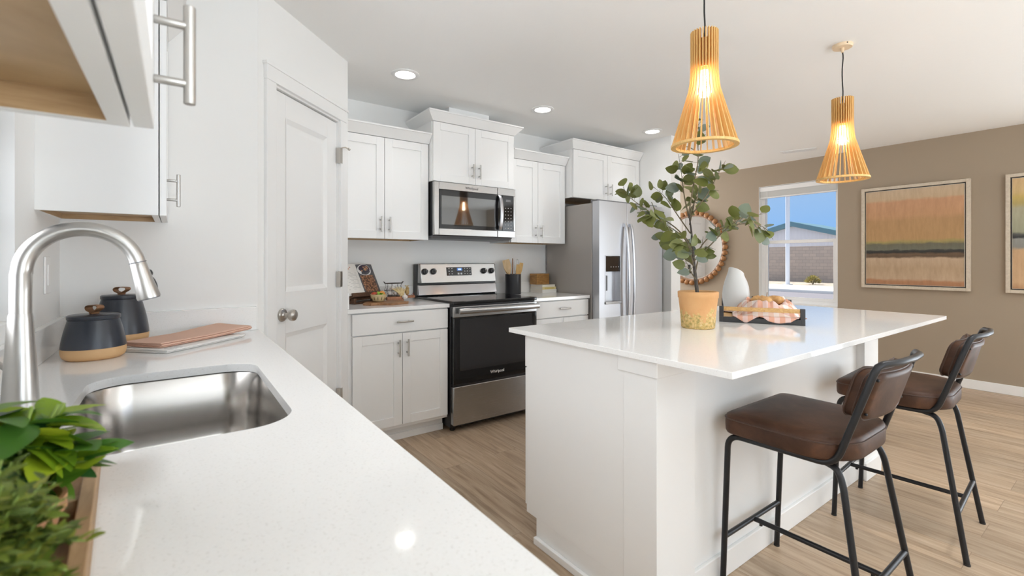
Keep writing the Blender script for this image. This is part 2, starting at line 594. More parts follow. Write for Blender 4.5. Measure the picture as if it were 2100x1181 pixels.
    def grid(self, fn, nu, nv, uv=False):
        vs = [[self.bm.verts.new(fn(i / nu, j / nv)) for j in range(nv + 1)] for i in range(nu + 1)]
        lay = self.bm.loops.layers.uv.verify() if uv else None
        for i in range(nu):
            for j in range(nv):
                f = self.bm.faces.new((vs[i][j], vs[i + 1][j], vs[i + 1][j + 1], vs[i][j + 1]))
                if uv:
                    for lp, (a, c) in zip(f.loops, ((i, j), (i + 1, j), (i + 1, j + 1), (i, j + 1))):
                        lp[lay].uv = (a / nu, c / nv)
        return self

    def leaf(self, p, d, nrm, L, W, tint, curl=.15, nseg=6, pointed=.5):
        """one curved leaf blade from p along d"""
        d = V(d).normalized()
        nrm = V(nrm)
        nrm = (nrm - d * nrm.dot(d)).normalized()
        s = d.cross(nrm)
        lay = self.bm.faces.layers.float.get('tint') or self.bm.faces.layers.float.new('tint')
        rows = []
        for i in range(nseg + 1):
            t = i / nseg
            w = W * .5 * (sin(pi * t ** (.85)) ** (.62)) * (1 - pointed * max(0, t - .45) * .9) if 0 < t < 1 else .0008
            c = V(p) + d * (L * t) + nrm * (-curl * L * t * t)
            rows.append([self.bm.verts.new(c - s * w + nrm * w * .18), self.bm.verts.new(c), self.bm.verts.new(c + s * w + nrm * w * .18)])
        for a, b_ in zip(rows[:-1], rows[1:]):
            for k in (0, 1):
                f = self.bm.faces.new((a[k], a[k + 1], b_[k + 1], b_[k]))
                f[lay] = tint
        return self

    def xf(self, M):
        bmesh.ops.transform(self.bm, matrix=M, verts=self.bm.verts)
        return self

    def build(self, name, material, parent=None, bevel=0, smooth=True, angle=40, sub=0, solid=0, seg=2):
        me = bpy.data.meshes.new(name)
        bmesh.ops.recalc_face_normals(self.bm, faces=self.bm.faces)
        if parent is not None:
            r = parent
            while r.parent:
                r = r.parent
            self.xf(r.matrix_basis.inverted())
        self.bm.to_mesh(me)
        self.bm.free()
        if smooth:
            me.polygons.foreach_set('use_smooth', [True] * len(me.polygons))
            me.set_sharp_from_angle(angle=radians(angle))
        mats = material if isinstance(material, (list, tuple)) else [material]
        for mm in mats:
            me.materials.append(MATS[mm] if isinstance(mm, str) else mm)
        o = bpy.data.objects.new(name, me)
        COL.objects.link(o)
        if parent is not None:
            o.parent = parent
        if solid:
            md = o.modifiers.new('solid', 'SOLIDIFY'); md.thickness = solid; md.offset = 0
        if sub:
            md = o.modifiers.new('sub', 'SUBSURF'); md.levels = sub; md.render_levels = sub
        if bevel:
            md = o.modifiers.new('bevel', 'BEVEL'); md.width = bevel; md.segments = seg
            md.limit_method = 'ANGLE'; md.angle_limit = radians(35); md.harden_normals = False
        return o


def thing(name, label, cat, loc=(0, 0, 0), rz=0, group=None):
    o = bpy.data.objects.new(name, None)
    o.empty_display_size = .05
    o.location = loc
    o.rotation_euler = (0, 0, rz)
    COL.objects.link(o)
    o.matrix_basis = Matrix.Translation(V(loc)) @ Matrix.Rotation(rz, 4, 'Z')
    return tag(o, label, cat, group)


def tag(o, label, cat, group=None, kind=None):
    o['label'] = label
    o['category'] = cat
    if group:
        o['group'] = group
    if kind:
        o['kind'] = kind
    return o


def struct(o, label=None):
    o['kind'] = 'structure'
    if label:
        o['label'] = label
    return o


def lab(o, label):
    o['label'] = label
    return o


def copy_tree(o, parent=None):
    c = o.copy()
    COL.objects.link(c)
    if parent is not None:
        c.parent = parent
    for ch in list(o.children):
        copy_tree(ch, c)
    return c


def arc(c, r, a0, a1, n, ax=V((1, 0, 0)), ay=V((0, 0, 1))):
    return [V(c) + ax * (r * cos(a0 + (a1 - a0) * i / n)) + ay * (r * sin(a0 + (a1 - a0) * i / n)) for i in range(n + 1)]


def rrect(x0, x1, y0, y1, r, n=8):
    pts = []
    for cx, cy, a in ((x1 - r, y1 - r, 0), (x0 + r, y1 - r, pi / 2), (x0 + r, y0 + r, pi), (x1 - r, y0 + r, 1.5 * pi)):
        for i in range(n + 1):
            t = a + pi / 2 * i / n
            pts.append((cx + r * cos(t), cy + r * sin(t)))
    return pts


def fillet(pts, r, n=6):
    """polyline with rounded corners"""
    pts = [V(p) for p in pts]
    out = [pts[0]]
    for a, b_, c in zip(pts[:-2], pts[1:-1], pts[2:]):
        u = (a - b_); w = (c - b_)
        k = min(r, u.length * .49, w.length * .49)
        p0 = b_ + u.normalized() * k; p1 = b_ + w.normalized() * k
        for i in range(n + 1):
            t = i / n
            out.append(p0 * (1 - t) ** 2 + b_ * 2 * t * (1 - t) + p1 * t * t)
    out.append(pts[-1])
    return out


def text(name, body, size, M, material, parent, extrude=.0006):
    c = bpy.data.curves.new(name, 'FONT')
    c.body = body
    c.size = size
    c.extrude = extrude
    c.align_x = 'CENTER'
    c.align_y = 'CENTER'
    c.materials.append(MATS[material])
    tmp = bpy.data.objects.new('lettering', c)
    me = bpy.data.meshes.new_from_object(tmp)
    bpy.data.objects.remove(tmp)
    o = bpy.data.objects.new(name, me)
    COL.objects.link(o)
    o.parent = parent
    r = parent
    while r.parent:
        r = r.parent
    o.matrix_basis = r.matrix_basis.inverted() @ M
    return o


FACE_Y = Matrix.Rotation(pi / 2, 4, 'X')      # text plane facing -Y


# ------------------------------------------------------------------ room shell
H = 2.44
XR, YB, YF, YE = 6.14, 3.575, -3.2, 5.04
mb = MB().box(-.5, XR + .15, YF - .15, YE + .15, -.12, 0)
struct(mb.build('floor', 'floor_planks', smooth=False))
mb = MB().box(-.5, XR + .15, YF - .15, YE + .15, H, H + .12)
struct(mb.build('ceiling', 'ceiling_paint', smooth=False))
# left wall with the sink window opening
WY0, WY1, WZ0, WZ1 = .80, 1.757, 1.062, 2.10
mb = MB()
for a, b_, c, d in ((YF, WY0, 0, H), (WY1, 2.35, 0, H), (WY0, WY1, 0, WZ0), (WY0, WY1, WZ1, H)):
    mb.box(-.49, -.34, a, b_, c, d)
struct(mb.build('wall_left', 'wall_white', smooth=False))
w = thing('window_1', 'white window above the kitchen sink', 'window', (-.44, 1.28, WZ0))
del w['category']; struct(w)
mb = MB()
for a, b_, c, d in ((WY0, WY0 + .04, WZ0, WZ1), (WY1 - .04, WY1, WZ0, WZ1), (WY0, WY1, WZ0, WZ0 + .04), (WY0, WY1, WZ1 - .04, WZ1), (WY0, WY1, 1.56, 1.60)):
    mb.box(-.47, -.42, a, b_, c, d)
mb.build('window_frame', 'vinyl_white', w, .003)
MB().box(-.447, -.443, WY0 + .04, WY1 - .04, WZ0 + .04, WZ1 - .04).build('pane', 'window_glass', w)
# pantry end wall, diagonal wall with door, return and back wall
struct(MB().box(-.34, .30, 2.35, 2.47, 0, H).build('wall_pantry', 'wall_white', smooth=False))
DG = Matrix.Translation((.30, 2.35, 0)) @ Matrix.Rotation(radians(45), 4, 'Z')   # local x along the diagonal, -y towards the room
LD = .795
D0, D1, DZ = .1075, .690, 2.045
mb = MB()
mb.box(0, D0, 0, .11, 0, H, DG).box(D1, LD, 0, .11, 0, H, DG).box(D0, D1, 0, .11, DZ, H, DG)
struct(mb.build('wall_corner', 'wall_white', smooth=False))
struct(MB().box(.742, .862, 2.92, YB, 0, H).build('wall_side', 'wall_white', smooth=False))
struct(MB().box(.742, 4.07, YB, YB + .12, 0, H).build('wall_back', 'wall_white', smooth=False))
mb = MB().box(3.92, 4.07, 2.77, YB, 0, H)
struct(mb.build('wall_fridge', 'wall_white', smooth=False))
mb = MB().box(3.95, 4.07, YB + .12, YE, 0, H)
struct(mb.build('wall_hall', 'wall_white', smooth=False))
mb = MB()
for a, b_, c, d in ((3.95, 4.97, 0, H), (5.93, XR, 0, H), (4.97, 5.93, 0, .88), (4.97, 5.93, 2.12, H)):
    mb.box(a, b_, YE, YE + .12, c, d)
struct(mb.build('wall_entry', 'wall_white', smooth=False))
w = thing('added_window', 'added white window in the far entry wall, out of view', 'window', (5.45, YE + .06, .88))  # made-up opening, unseen, goes with the entry fill lamp
del w['category']; struct(w)
mb = MB()
for a, b_, c, d in ((4.97, 5.02, .88, 2.12), (5.88, 5.93, .88, 2.12), (5.02, 5.88, .88, .93), (5.02, 5.88, 2.07, 2.12), (5.02, 5.88, 1.48, 1.52)):
    mb.box(a, b_, YE + .03, YE + .09, c, d)
mb.build('window_frame', 'vinyl_white', w, .003)
MB().box(5.02, 5.88, YE + .058, YE + .062, .93, 2.07).build('pane', 'window_glass', w)
# right (tan) wall with a window
RY0, RY1, RZ0, RZ1 = 2.131, 3.02, .69, 2.168
mb = MB()
for a, b_, c, d in ((YF, -2.8, 0, H), (-2.8, -.4, 2.13, H), (-.4, RY0, 0, H), (RY1, YE, 0, H), (RY0, RY1, 0, RZ0), (RY0, RY1, RZ1, H)):
    mb.box(XR, XR + .15, a, b_, c, d)
struct(mb.build('wall_right', 'wall_tan', smooth=False))
mb = MB()      # white drywall returns of the opening
mb.box(XR + .001, XR + .149, RY1 - .004, RY1 + .001, RZ0, RZ1).box(XR + .001, XR + .149, RY0 - .001, RY0 + .004, RZ0, RZ1)
mb.box(XR + .001, XR + .149, RY0, RY1, RZ1 - .004, RZ1 + .001)
struct(mb.build('trim_1', 'wall_white', smooth=False))
w = thing('window_2', 'white single hung window in the tan wall', 'window', (XR + .1, (RY0 + RY1) / 2, RZ0))
del w['category']; struct(w)
mb = MB()
x0, x1 = XR + .075, XR + .14
for a, b_, c, d in ((RY0 + .004, RY0 + .045, RZ0, RZ1 - .004), (RY1 - .045, RY1 - .004, RZ0, RZ1 - .004), (RY0 + .04, RY1 - .04, RZ0, RZ0 + .04), (RY0 + .04, RY1 - .04, RZ1 - .045, RZ1 - .004)):
    mb.box(x0, x1, a, b_, c, d)
mb.build('window_frame', 'vinyl_white', w, .003)
mb = MB()
x0, x1 = XR + .085, XR + .115
for a, b_, c, d in ((RY0 + .045, RY0 + .075, RZ0 + .04, 1.475), (RY1 - .075, RY1 - .045, RZ0 + .04, 1.475), (RY0 + .075, RY1 - .075, RZ0 + .04, RZ0 + .075), (RY0 + .075, RY1 - .075, 1.435, 1.475)):
    mb.box(x0, x1, a, b_, c, d)
mb.build('window_sash', 'vinyl_white', w, .003)
MB().box(XR + .098, XR + .101, RY0 + .075, RY1 - .075, RZ0 + .075, 1.435).build('pane', 'window_glass', w)
MB().box(XR + .118, XR + .121, RY0 + .045, RY1 - .045, 1.475, RZ1 - .045).build('pane', 'window_glass', w)
MB().box(XR - .012, XR + .085, RY0 + .002, RY1 - .002, RZ0 - .018, RZ0 + .004).build('window_sill', 'trim_white', w, .003)
# front wall behind the camera: glass slider and a wide window
mb = MB()
for a, b_, c, d in ((-.34, .30, 0, H), (.30, 2.50, 0, .75), (.30, 2.50, 2.13, H), (2.50, XR, 0, H)):
    mb.box(a, b_, YF - .15, YF, c, d)
struct(mb.build('wall_front', 'wall_white', smooth=False))
w = thing('window_3', 'wide white window in the front wall', 'window', (1.4, YF - .08, .75))
del w['category']; struct(w)
mb = MB()
for a, b_, c, d in ((.30, .35, .75, 2.13), (2.45, 2.50, .75, 2.13), (.35, 2.45, .75, .80), (.35, 2.45, 2.08, 2.13), (1.38, 1.42, .80, 2.08)):
    mb.box(a, b_, YF - .11, YF - .05, c, d)
mb.build('window_frame', 'vinyl_white', w, .003)
MB().box(.35, 2.45, YF - .082, YF - .078, .80, 2.08).build('pane', 'window_glass', w)
w = thing('door_2', 'white glass sliding door in the tan wall', 'door', (XR + .08, -1.6, 0))
del w['category']; struct(w)
mb = MB()
for a, b_, c, d in ((-2.8, -2.73, 0, 2.13), (-.47, -.4, 0, 2.13), (-2.73, -.47, 0, .06), (-2.73, -.47, 2.06, 2.13), (-1.65, -1.55, .06, 2.06)):
    mb.box(XR + .05, XR + .11, a, b_, c, d)
mb.build('door_frame', 'vinyl_white', w, .003)
MB().box(XR + .078, XR + .082, -2.73, -.47, .06, 2.06).build('pane', 'window_glass', w)
# baseboards
struct(MB().box(XR - .014, XR, -.4, YE, 0, .088).build('baseboard_right', 'trim_white', bevel=.003))
mb = MB().box(LD - .012, LD, -.014, 0, 0, .088, DG)
struct(MB().box(3.92, 4.07, 2.756, 2.77, 0, .088).build('baseboard_fridge', 'trim_white', bevel=.003))
struct(MB().box(4.07, 4.084, 2.77, YE, 0, .088).build('baseboard_hall', 'trim_white', bevel=.003))
mb.bm.free()

# ------------------------------------------------------------------ pantry door in the diagonal wall
d = thing('door_1', 'white two panel pantry door in the angled corner wall', 'door', DG @ V(((D0 + D1) / 2, 0, 0)), radians(45))
del d['category']; struct(d)


def panel_door(x0, x1, z0, z1, yf, t, panels, M):
    """slab with sunk moulded panels"""
    mb = MB()
    xs = sorted({x0, x1, *[p[0] for p in panels], *[p[1] for p in panels]})
    px0, px1 = panels[0][0], panels[0][1]
    mb.box(x0, px0, yf, yf + t, z0, z1, M).box(px1, x1, yf, yf + t, z0, z1, M)
    zs = [z0] + [q for p in sorted(panels, key=lambda p: p[2]) for q in (p[2], p[3])] + [z1]
    for i in range(0, len(zs), 2):
        mb.box(px0, px1, yf, yf + t, zs[i], zs[i + 1], M)
    for a, b_, c, e in panels:
        k, dp = .022, .011
        lo = [(a, yf, c), (b_, yf, c), (b_, yf, e), (a, yf, e)]
        li = [(a + k, yf + dp, c + k), (b_ - k, yf + dp, c + k), (b_ - k, yf + dp, e - k), (a + k, yf + dp, e - k)]
        k2 = k + .012
        l3 = [(a + k2, yf + dp, c + k2), (b_ - k2, yf + dp, c + k2), (b_ - k2, yf + dp, e - k2), (a + k2, yf + dp, e - k2)]
        k4 = k2 + .02
        l4 = [(a + k4, yf + .004, c + k4), (b_ - k4, yf + .004, c + k4), (b_ - k4, yf + .004, e - k4), (a + k4, yf + .004, e - k4)]
        mb.rings([[M @ V(p) for p in lp] for lp in (lo, li, l3, l4)], False, True)
    return mb


mb = panel_door(D0 + .004, D1 - .004, .008, DZ - .012, .012, .035, [(D0 + .105, D1 - .105, 1.065, 1.92), (D0 + .105, D1 - .105, .14, .86)], DG)
mb.build('door_leaf', 'trim_white', d, .0012, angle=20)
mb = MB()
mb.box(D0 - .066, D0 + .001, -.016, .0, 0, DZ + .004, DG).box(D1 - .001, D1 + .066, -.016, .0, 0, DZ + .004, DG)
mb.box(D0 - .068, D1 + .068, -.018, 0, DZ + .004, DZ + .078, DG)
mb.box(D0 - .076, D1 + .076, -.024, 0, DZ + .070, DZ + .084, DG)
mb.box(D0, D0 + .012, 0, .05, 0, DZ, DG) if False else None
mb.build('door_casing', 'trim_white', d, .002)
mb = MB()
mb.box(D0 - .001, D0 + .003, -.001, .1, 0, DZ, DG).box(D1 - .003, D1 + .001, -.001, .1, 0, DZ, DG).box(D0, D1, -.001, .1, DZ - .006, DZ, DG)
mb.box(D0, D1, .05, .1, 0, DZ, DG)
mb.build('door_jamb', 'trim_white', d)
kx, kz = D0 + .078, .955
KM = DG @ Matrix.Translation((kx, .012, kz)) @ Matrix.Rotation(pi / 2, 4, 'X')
mb = MB().lathe([(.001, .0), (.033, .0), (.033, .004), (.028, .010), (.014, .012), (.0105, .016), (.0105, .034), (.018, .039), (.0265, .048), (.0285, .058), (.0265, .067), (.018, .073), (.001, .075)], (0, 0, 0), 28, KM)
lab(mb.build('door_knob', 'satin_nickel', d), 'satin nickel door knob')
MB().box(D0 + .002, D0 + .0055, .005, .03, kz - .028, kz + .028, DG).build('latch_plate', 'satin_nickel', d)
for hz in (1.84, 1.11, .42):
    mb = MB()
    mb.tube([DG @ V((D1, -.004, hz - .047)), DG @ V((D1, -.004, hz + .047))], .0075, 10)
    mb.box(D1 - .012, D1 + .012, -.0175, .011, hz - .045, hz + .045, DG)
    mb.build('hinge', 'satin_nickel', d)
mb = MB().tube([DG @ V((D1, -.010, 1.885)), DG @ V((D1 + .02, -.03, 1.893)), DG @ V((D1 + .032, -.045, 1.886))], .004, 8)
mb.ball(DG @ V((D1 + .034, -.047, 1.885)), .009)
mb.build('door_stop', 'satin_nickel', d)

# entry door seen in the round mirror
d = thing('door_3', 'grey entry door at the end of the hall', 'door', (4.42, YE, 0))
del d['category']; struct(d)
FM = Matrix.Identity(4)
panel_door(4.12, 4.72, .01, 2.03, YE - .035, .03, [(4.22, 4.62, 1.10, 1.92), (4.22, 4.62, .16, .92)], FM).build('door_leaf', 'door_grey', d, .001, angle=20)
mb = MB().box(4.085, 4.118, YE - .02, YE, 0, 2.10).box(4.722, 4.79, YE - .02, YE, 0, 2.10).box(4.118, 4.722, YE - .02, YE, 2.035, 2.10)
mb.build('door_casing', 'trim_white', d, .002)
mb = MB().box(4.60, 4.66, YE - .05, YE - .034, 1.06, 1.14).tube([(4.63, YE - .05, 1.0), (4.63, YE - .09, 1.0)], .02)
mb.build('door_lock', 'lock_dark', d)

# ------------------------------------------------------------------ ceiling fittings
can_pos = [(1.224, 2.882, 'recessed ceiling light above the counter beside the pantry door'),
           (2.407, 2.901, 'recessed ceiling light above the range, middle of the row of three'),
           (3.654, 2.786, 'recessed ceiling light above the fridge')]
can_pos += [(.8, .15, 'recessed ceiling light over the sink counter'), (2.6, .10, 'recessed ceiling light over the counter stools'), (4.9, .0, 'recessed ceiling light near the paintings'), (5.1, 4.35, 'added recessed ceiling light in the hall by the round mirror')]  # the hall light is an added lamp, out of view, brightening the hall
for i, (x, y, l) in enumerate(can_pos):
    if i == 0:
        c = thing('recessed_light', l, 'ceiling light', (0, 0, 0), 0, 'recessed lights along the back cabinets')
        mb = MB().lathe([(.062, 0), (.090, 0), (.092, -.004), (.086, -.008), (.066, -.008), (.060, -.002)], (0, 0, 0), 36, cap0=False, cap1=False)
        mb.build('trim_ring', 'trim_white', c)
        MB().lathe([(.062, -.003), (.001, -.003)], (0, 0, 0), 36, cap0=False).build('lens', 'can_lens', c)
        can0 = c
    else:
        c = copy_tree(can0)
        tag(c, l, 'ceiling light', 'recessed lights along the back cabinets')
    c.location = (x, y, H)
    lamp('can_bulb', 'SPOT', (x, y, H - .02), (8, 8, 8, 7, 42, 20, 10)[i], (.985, .99, 1), (0, 0, 0), spot_size=radians(110 if i < 3 else 150), spot_blend=1, shadow_soft_size=.06)
VM = Matrix.Translation((5.606, 2.326, H)) @ Matrix.Rotation(math.atan2(2.193 - 2.459, 5.653 - 5.56), 4, 'Z')
v = thing('ceiling_vent', 'white slatted air vent on the ceiling near the tan wall', 'vent', (5.606, 2.326, H))
mb = MB()
mb.box(-.17, .17, -.065, -.05, -.008, -.0005, VM).box(-.17, .17, .05, .065, -.008, -.0005, VM).box(-.17, -.15, -.05, .05, -.008, -.0005, VM).box(.15, .17, -.05, .05, -.008, -.0005, VM)
mb.build('vent_frame', 'vinyl_white', v, .001)
for k in range(6):
    MB().box(-.15, .15, -.044 + k * .016, -.036 + k * .016, -.007, -.001, VM).build('vent_slat', 'vinyl_white', v)
MB().box(-.15, .15, -.05, .05, -.0012, -.0004, VM).build('vent_back', 'grey_plastic', v)

# ------------------------------------------------------------------ cabinets
# cabinet space: x along the front, y into the wall (front of the box at y=0, doors in front of it), z up


def shaker(x0, x1, z0, z1, t=.019, rail=.058, gap=.0018):
    mb = MB()
    y1, y0 = -.003, -.003 - t
    x0 += gap; x1 -= gap; z0 += gap; z1 -= gap
    mb.box(x0, x0 + rail, y0, y1, z0, z1).box(x1 - rail, x1, y0, y1, z0, z1)
    mb.box(x0 + rail, x1 - rail, y0, y1, z0, z0 + rail).box(x0 + rail, x1 - rail, y0, y1, z1 - rail, z1)
    mb.box(x0 + rail - .001, x1 - rail + .001, y0 + .009, y1, z0 + rail - .001, z1 - rail + .001)
    return mb


def handle(parent, x, z, vertical=True, L=.112, post=.066, y=-.022):
    mb = MB()
    ax = V((0, 0, 1)) if vertical else V((1, 0, 0))
    c = V((x, y - .033, z))
    mb.tube([c - ax * L / 2, c + ax * L / 2], .006, 12)
    for s in (-1, 1):
        p = c + ax * (s * post / 2)
        mb.tube([p, (p.x, y, p.z)], .0048, 10)
    M = parent_root_matrix(parent)
    mb.xf(M)
    return mb.build('handle', 'nickel', parent, .0008)


def parent_root_matrix(o):
    while o.parent:
        o = o.parent
    return o.matrix_basis.copy()


def cbuild(mb, root, name, material, parent=None, **kw):
    mb.xf(root.matrix_basis)
    return mb.build(name, material, parent or root, **kw)


def crown(root, x0, x1, z0, d, left, right, zt=.072, out=.055):
    """flared crown on top of a wall cabinet; left/right say which ends are open"""
    mb = MB()
    a0, a1 = x0, x1
    b0, b1 = x0 - (out if left else 0), x1 + (out if right else 0)
    f0, f1 = -.024, -.024 - out
    zz = z0 + zt
    bot = [(a0, f0, z0), (a1, f0, z0), (a1, d, z0), (a0, d, z0)]
    mid = [(b0, f1 + .008, zz - .012), (b1, f1 + .008, zz - .012), (b1, d, zz - .012), (b0, d, zz - .012)]
    m2 = [(b0, f1, zz - .010), (b1, f1, zz - .010), (b1, d, zz - .010), (b0, d, zz - .010)]
    top = [(b0, f1, zz), (b1, f1, zz), (b1, d, zz), (b0, d, zz)]
    b2 = [(a0, f0 - .006 , z0), (a1, f0 - .006, z0), (a1, d, z0), (a0, d, z0)]
    mb.rings([[V(p) for p in lp] for lp in (bot, mid, m2, top)])
    cbuild(mb, root, 'crown_moulding', 'cabinet_white', smooth=False)


def wall_cabinet(label, loc, rz, w, z0, z1, d, split=None, hz=.045, crown_ends=None, group='white wall cabinets', lip=.014, hside=None, crown_t=.072):
    r = thing('wall_cabinet', label, 'cabinet', loc, rz, group)
    h = z1 - z0
    mb = MB()
    mb.box(0, .016, 0, d, 0, h).box(w - .016, w, 0, d, 0, h).box(.016, w - .016, d - .006, d, 0, h).box(.016, w - .016, 0, d, h - .016, h)
    mb.box(.016, .05, 0, .019, 0, h).box(w - .05, w - .016, 0, .019, 0, h).box(.05, w - .05, 0, .019, 0, .036).box(.05, w - .05, 0, .019, h - .03, h)
    cbuild(mb, r, 'carcass', 'cabinet_white', bevel=.0008, smooth=False)
    mb = MB().box(.016, w - .016, .019, d - .006, lip + .012, lip + .024)
    mb.box(.0162, .018, .019, d - .006, .0005, lip + .012).box(w - .018, w - .0162, .019, d - .006, .0005, lip + .012).box(.018, w - .018, d - .008, d - .0061, .0005, lip + .012)
    cbuild(mb, r, 'bottom_panel', 'maple_interior', smooth=False)
    cuts = [0.004] + ([split] if split else []) + [w - .004]
    for i, (a, b_) in enumerate(zip(cuts[:-1], cuts[1:])):
        dr = cbuild(shaker(a, b_, -.002, h - .012), r, 'door', 'cabinet_white', bevel=.0012, smooth=False)
        inner_right = (i == 0 and split) or hside == 'R'
        hx = b_ - .032 if inner_right else a + .032
        handle(dr, hx, hz + .056)
    if crown_ends:
        crown(r, 0, w, h - .010, d, *crown_ends, zt=crown_t)
    return r


def base_cabinet(label, loc, rz, w, d, drawers=True, split=None, group='white base cabinets', ht=.885, open_left=.0, hollow=False):
    r = thing('base_cabinet', label, 'cabinet', loc, rz, group)
    if hollow:
        mb = MB().box(0, w, 0, .018, .105, ht).box(0, w, d - .01, d, .105, ht).box(0, .016, .018, d - .01, .105, ht).box(w - .016, w, .018, d - .01, .105, ht).box(.016, w - .016, .018, d - .01, .105, .123)
    else:
        mb = MB().box(0, w, 0, d, .105, ht)
    cbuild(mb, r, 'carcass', 'cabinet_white', bevel=.001, smooth=False)
    mb = MB().box(0, w, .075, d, 0, .105)
    cbuild(mb, r, 'toe_kick', 'cabinet_white', smooth=False)
    mb = MB().box(0, w, .063, .075, 0, .045)
    cbuild(mb, r, 'shoe_moulding', 'trim_white', bevel=.003)
    a0 = .012 + open_left
    zd = .742
    if drawers:
        mb = MB().box(a0, w - .006, -.022, -.003, zd + .003, ht - .006)
        dw = cbuild(mb, r, 'drawer', 'cabinet_white', bevel=.002, smooth=False)
        handle(dw, (a0 + w) / 2, (zd + ht) / 2 + .003, False, .117, .07)
    else:
        zd = ht - .006
    cuts = [a0] + ([split] if split else []) + [w - .006]
    for i, (a, b_) in enumerate(zip(cuts[:-1], cuts[1:])):
        dr = cbuild(shaker(a, b_, .128, zd - .003), r, 'door', 'cabinet_white', bevel=.0012, smooth=False)
        hx = b_ - .030 if (i == 0 and split) else a + .030
        handle(dr, hx, zd - .10)
    return r


CT = .914
# back run, base units
FB = 2.96                              # front of the base boxes
base_cabinet('white base cabinet with one drawer left of the range', (.866, FB, 0), 0, .707, YB - FB - .004, True, .362, open_left=.02)
base_cabinet('white base cabinet with one drawer between the range and the fridge', (2.347, FB, 0), 0, .620, YB - FB - .004, True, .318)
# back run, wall units
FU = 3.268
wall_cabinet('tall white wall cabinet over the counter left of the microwave', (.866, FU, 1.376), 0, .704, 1.376, 2.115, YB - FU - .002, .356, crown_ends=(False, False))
wall_cabinet('short raised white wall cabinet directly above the microwave', (1.573, 3.209, 1.822), 0, .760, 1.822, 2.285, YB - 3.209 - .002, .372, crown_ends=(True, True), crown_t=.070)
wall_cabinet('white wall cabinet over the books between the microwave and the fridge', (2.336, FU, 1.376), 0, .633, 1.376, 2.115, YB - FU - .002, .302, crown_ends=(False, False))
wall_cabinet('short white wall cabinet directly above the fridge', (2.976, 3.17, 1.805), 0, .940, 1.805, 2.262, YB - 3.17 - .002, .46, crown_ends=(True, False), crown_t=.078)
# duct chase above the raised cabinet
struct(MB().box(1.770, 2.150, 3.30, YB, 2.29, H).build('trim_2', 'cabinet_white', smooth=False))
# sink run (fronts face +X)
LW = -.34
base_cabinet('white base cabinet under the far end of the sink counter', (.272, 1.70, 0), pi / 2, .645, .600, True, .32)
base_cabinet('white sink base cabinet below the steel sink', (.272, .86, 0), pi / 2, .838, .600, False, .42, hollow=True, ht=.880)
base_cabinet('white base cabinet under the near end of the sink counter', (.272, .02, 0), pi / 2, .838, .600, True, .42)
wall_cabinet('white wall cabinet between the sink window and the pantry end wall', (-.044, 1.965, 1.372), pi / 2, .383, 1.372, 2.115, .296, None, hz=.035, crown_ends=(True, False), hside='L', lip=.006)
wall_cabinet('near white wall cabinet with exposed underside above the herbs', (-.041, .075, 1.372), pi / 2, .612, 1.372, 2.115, .296, None, hz=.027, crown_ends=(False, True), hside='R')

# ------------------------------------------------------------------ worktops
ct = thing('countertop', 'white quartz sink counter along the left wall', 'countertop', (-.02, 1.1, CT - .03))
sink_hole = rrect(-.175, .195, .965, 1.605, .085, 10)
mb = MB().holed((LW + .002, .302, -.9, 2.348), sink_hole, CT - .022, CT)
mb.build('top', 'quartz', ct, angle=30)
mb = MB().box(LW + .001, LW + .021, -.9, 2.349, CT + .0005, CT + .102).box(LW + .021, .295, 2.329, 2.349, CT + .0005, CT + .102)
mb.build('backsplash', 'quartz', ct, .0015)
struct(MB().box(-.334, .272, -.85, .018, 0, .890).build('trim_3', 'cabinet_white', smooth=False))
for nm, a, b_, l in (('L', .864, 1.577, 'white quartz counter left of the range holding the cookbook'), ('R', 2.343, 2.972, 'white quartz counter right of the range holding the books')):
    c = thing('countertop', l, 'countertop', ((a + b_) / 2, 3.25, CT - .025))
    MB().box(a, b_, 2.930, YB - .001, CT - .026, CT).build('top', 'quartz', c, .0015)
    mb = MB().box(a, b_, YB - .021, YB - .0012, CT + .0005, CT + .102)
    if nm == 'L':
        mb.box(a, a + .02, 2.955, YB - .021, CT + .0005, CT + .102)
    mb.build('backsplash', 'quartz', c, .0015)

# ------------------------------------------------------------------ sink and faucet
sk = thing('kitchen_sink', 'undermount stainless steel sink bowl in the white counter', 'sink', (.01, 1.285, .70))


def sink_loop(ins, z, r):
    return [V((p[0], p[1], z)) for p in rrect(-.185 + ins, .205 - ins, .955 + ins, 1.615 - ins, max(r, .02), 10)]


ZT = CT - .0225
loops = [sink_loop(-.02, ZT, .10), sink_loop(0, ZT, .095), sink_loop(.004, ZT - .006, .092), sink_loop(.010, ZT - .14, .088), sink_loop(.014, ZT - .175, .086),
         sink_loop(.022, ZT - .192, .08), sink_loop(.038, ZT - .202, .07), sink_loop(.10, ZT - .206, .05)]
loops.append([V((.01 + .045 * cos(a), 1.30 + .045 * sin(a), ZT - .212)) for a in [math.atan2(p.y - 1.285, p.x - .01) for p in loops[-1]]])
MB().rings(loops, False, True).build('bowl', 'sink_steel', sk, angle=50, solid=.0015)
mb = MB().lathe([(.043, -.002), (.040, .002), (.034, .003), (.030, -.002), (.001, -.004)], (.01, 1.30, ZT - .2105), 24, cap0=False)
mb.build('drain', 'stainless', sk)

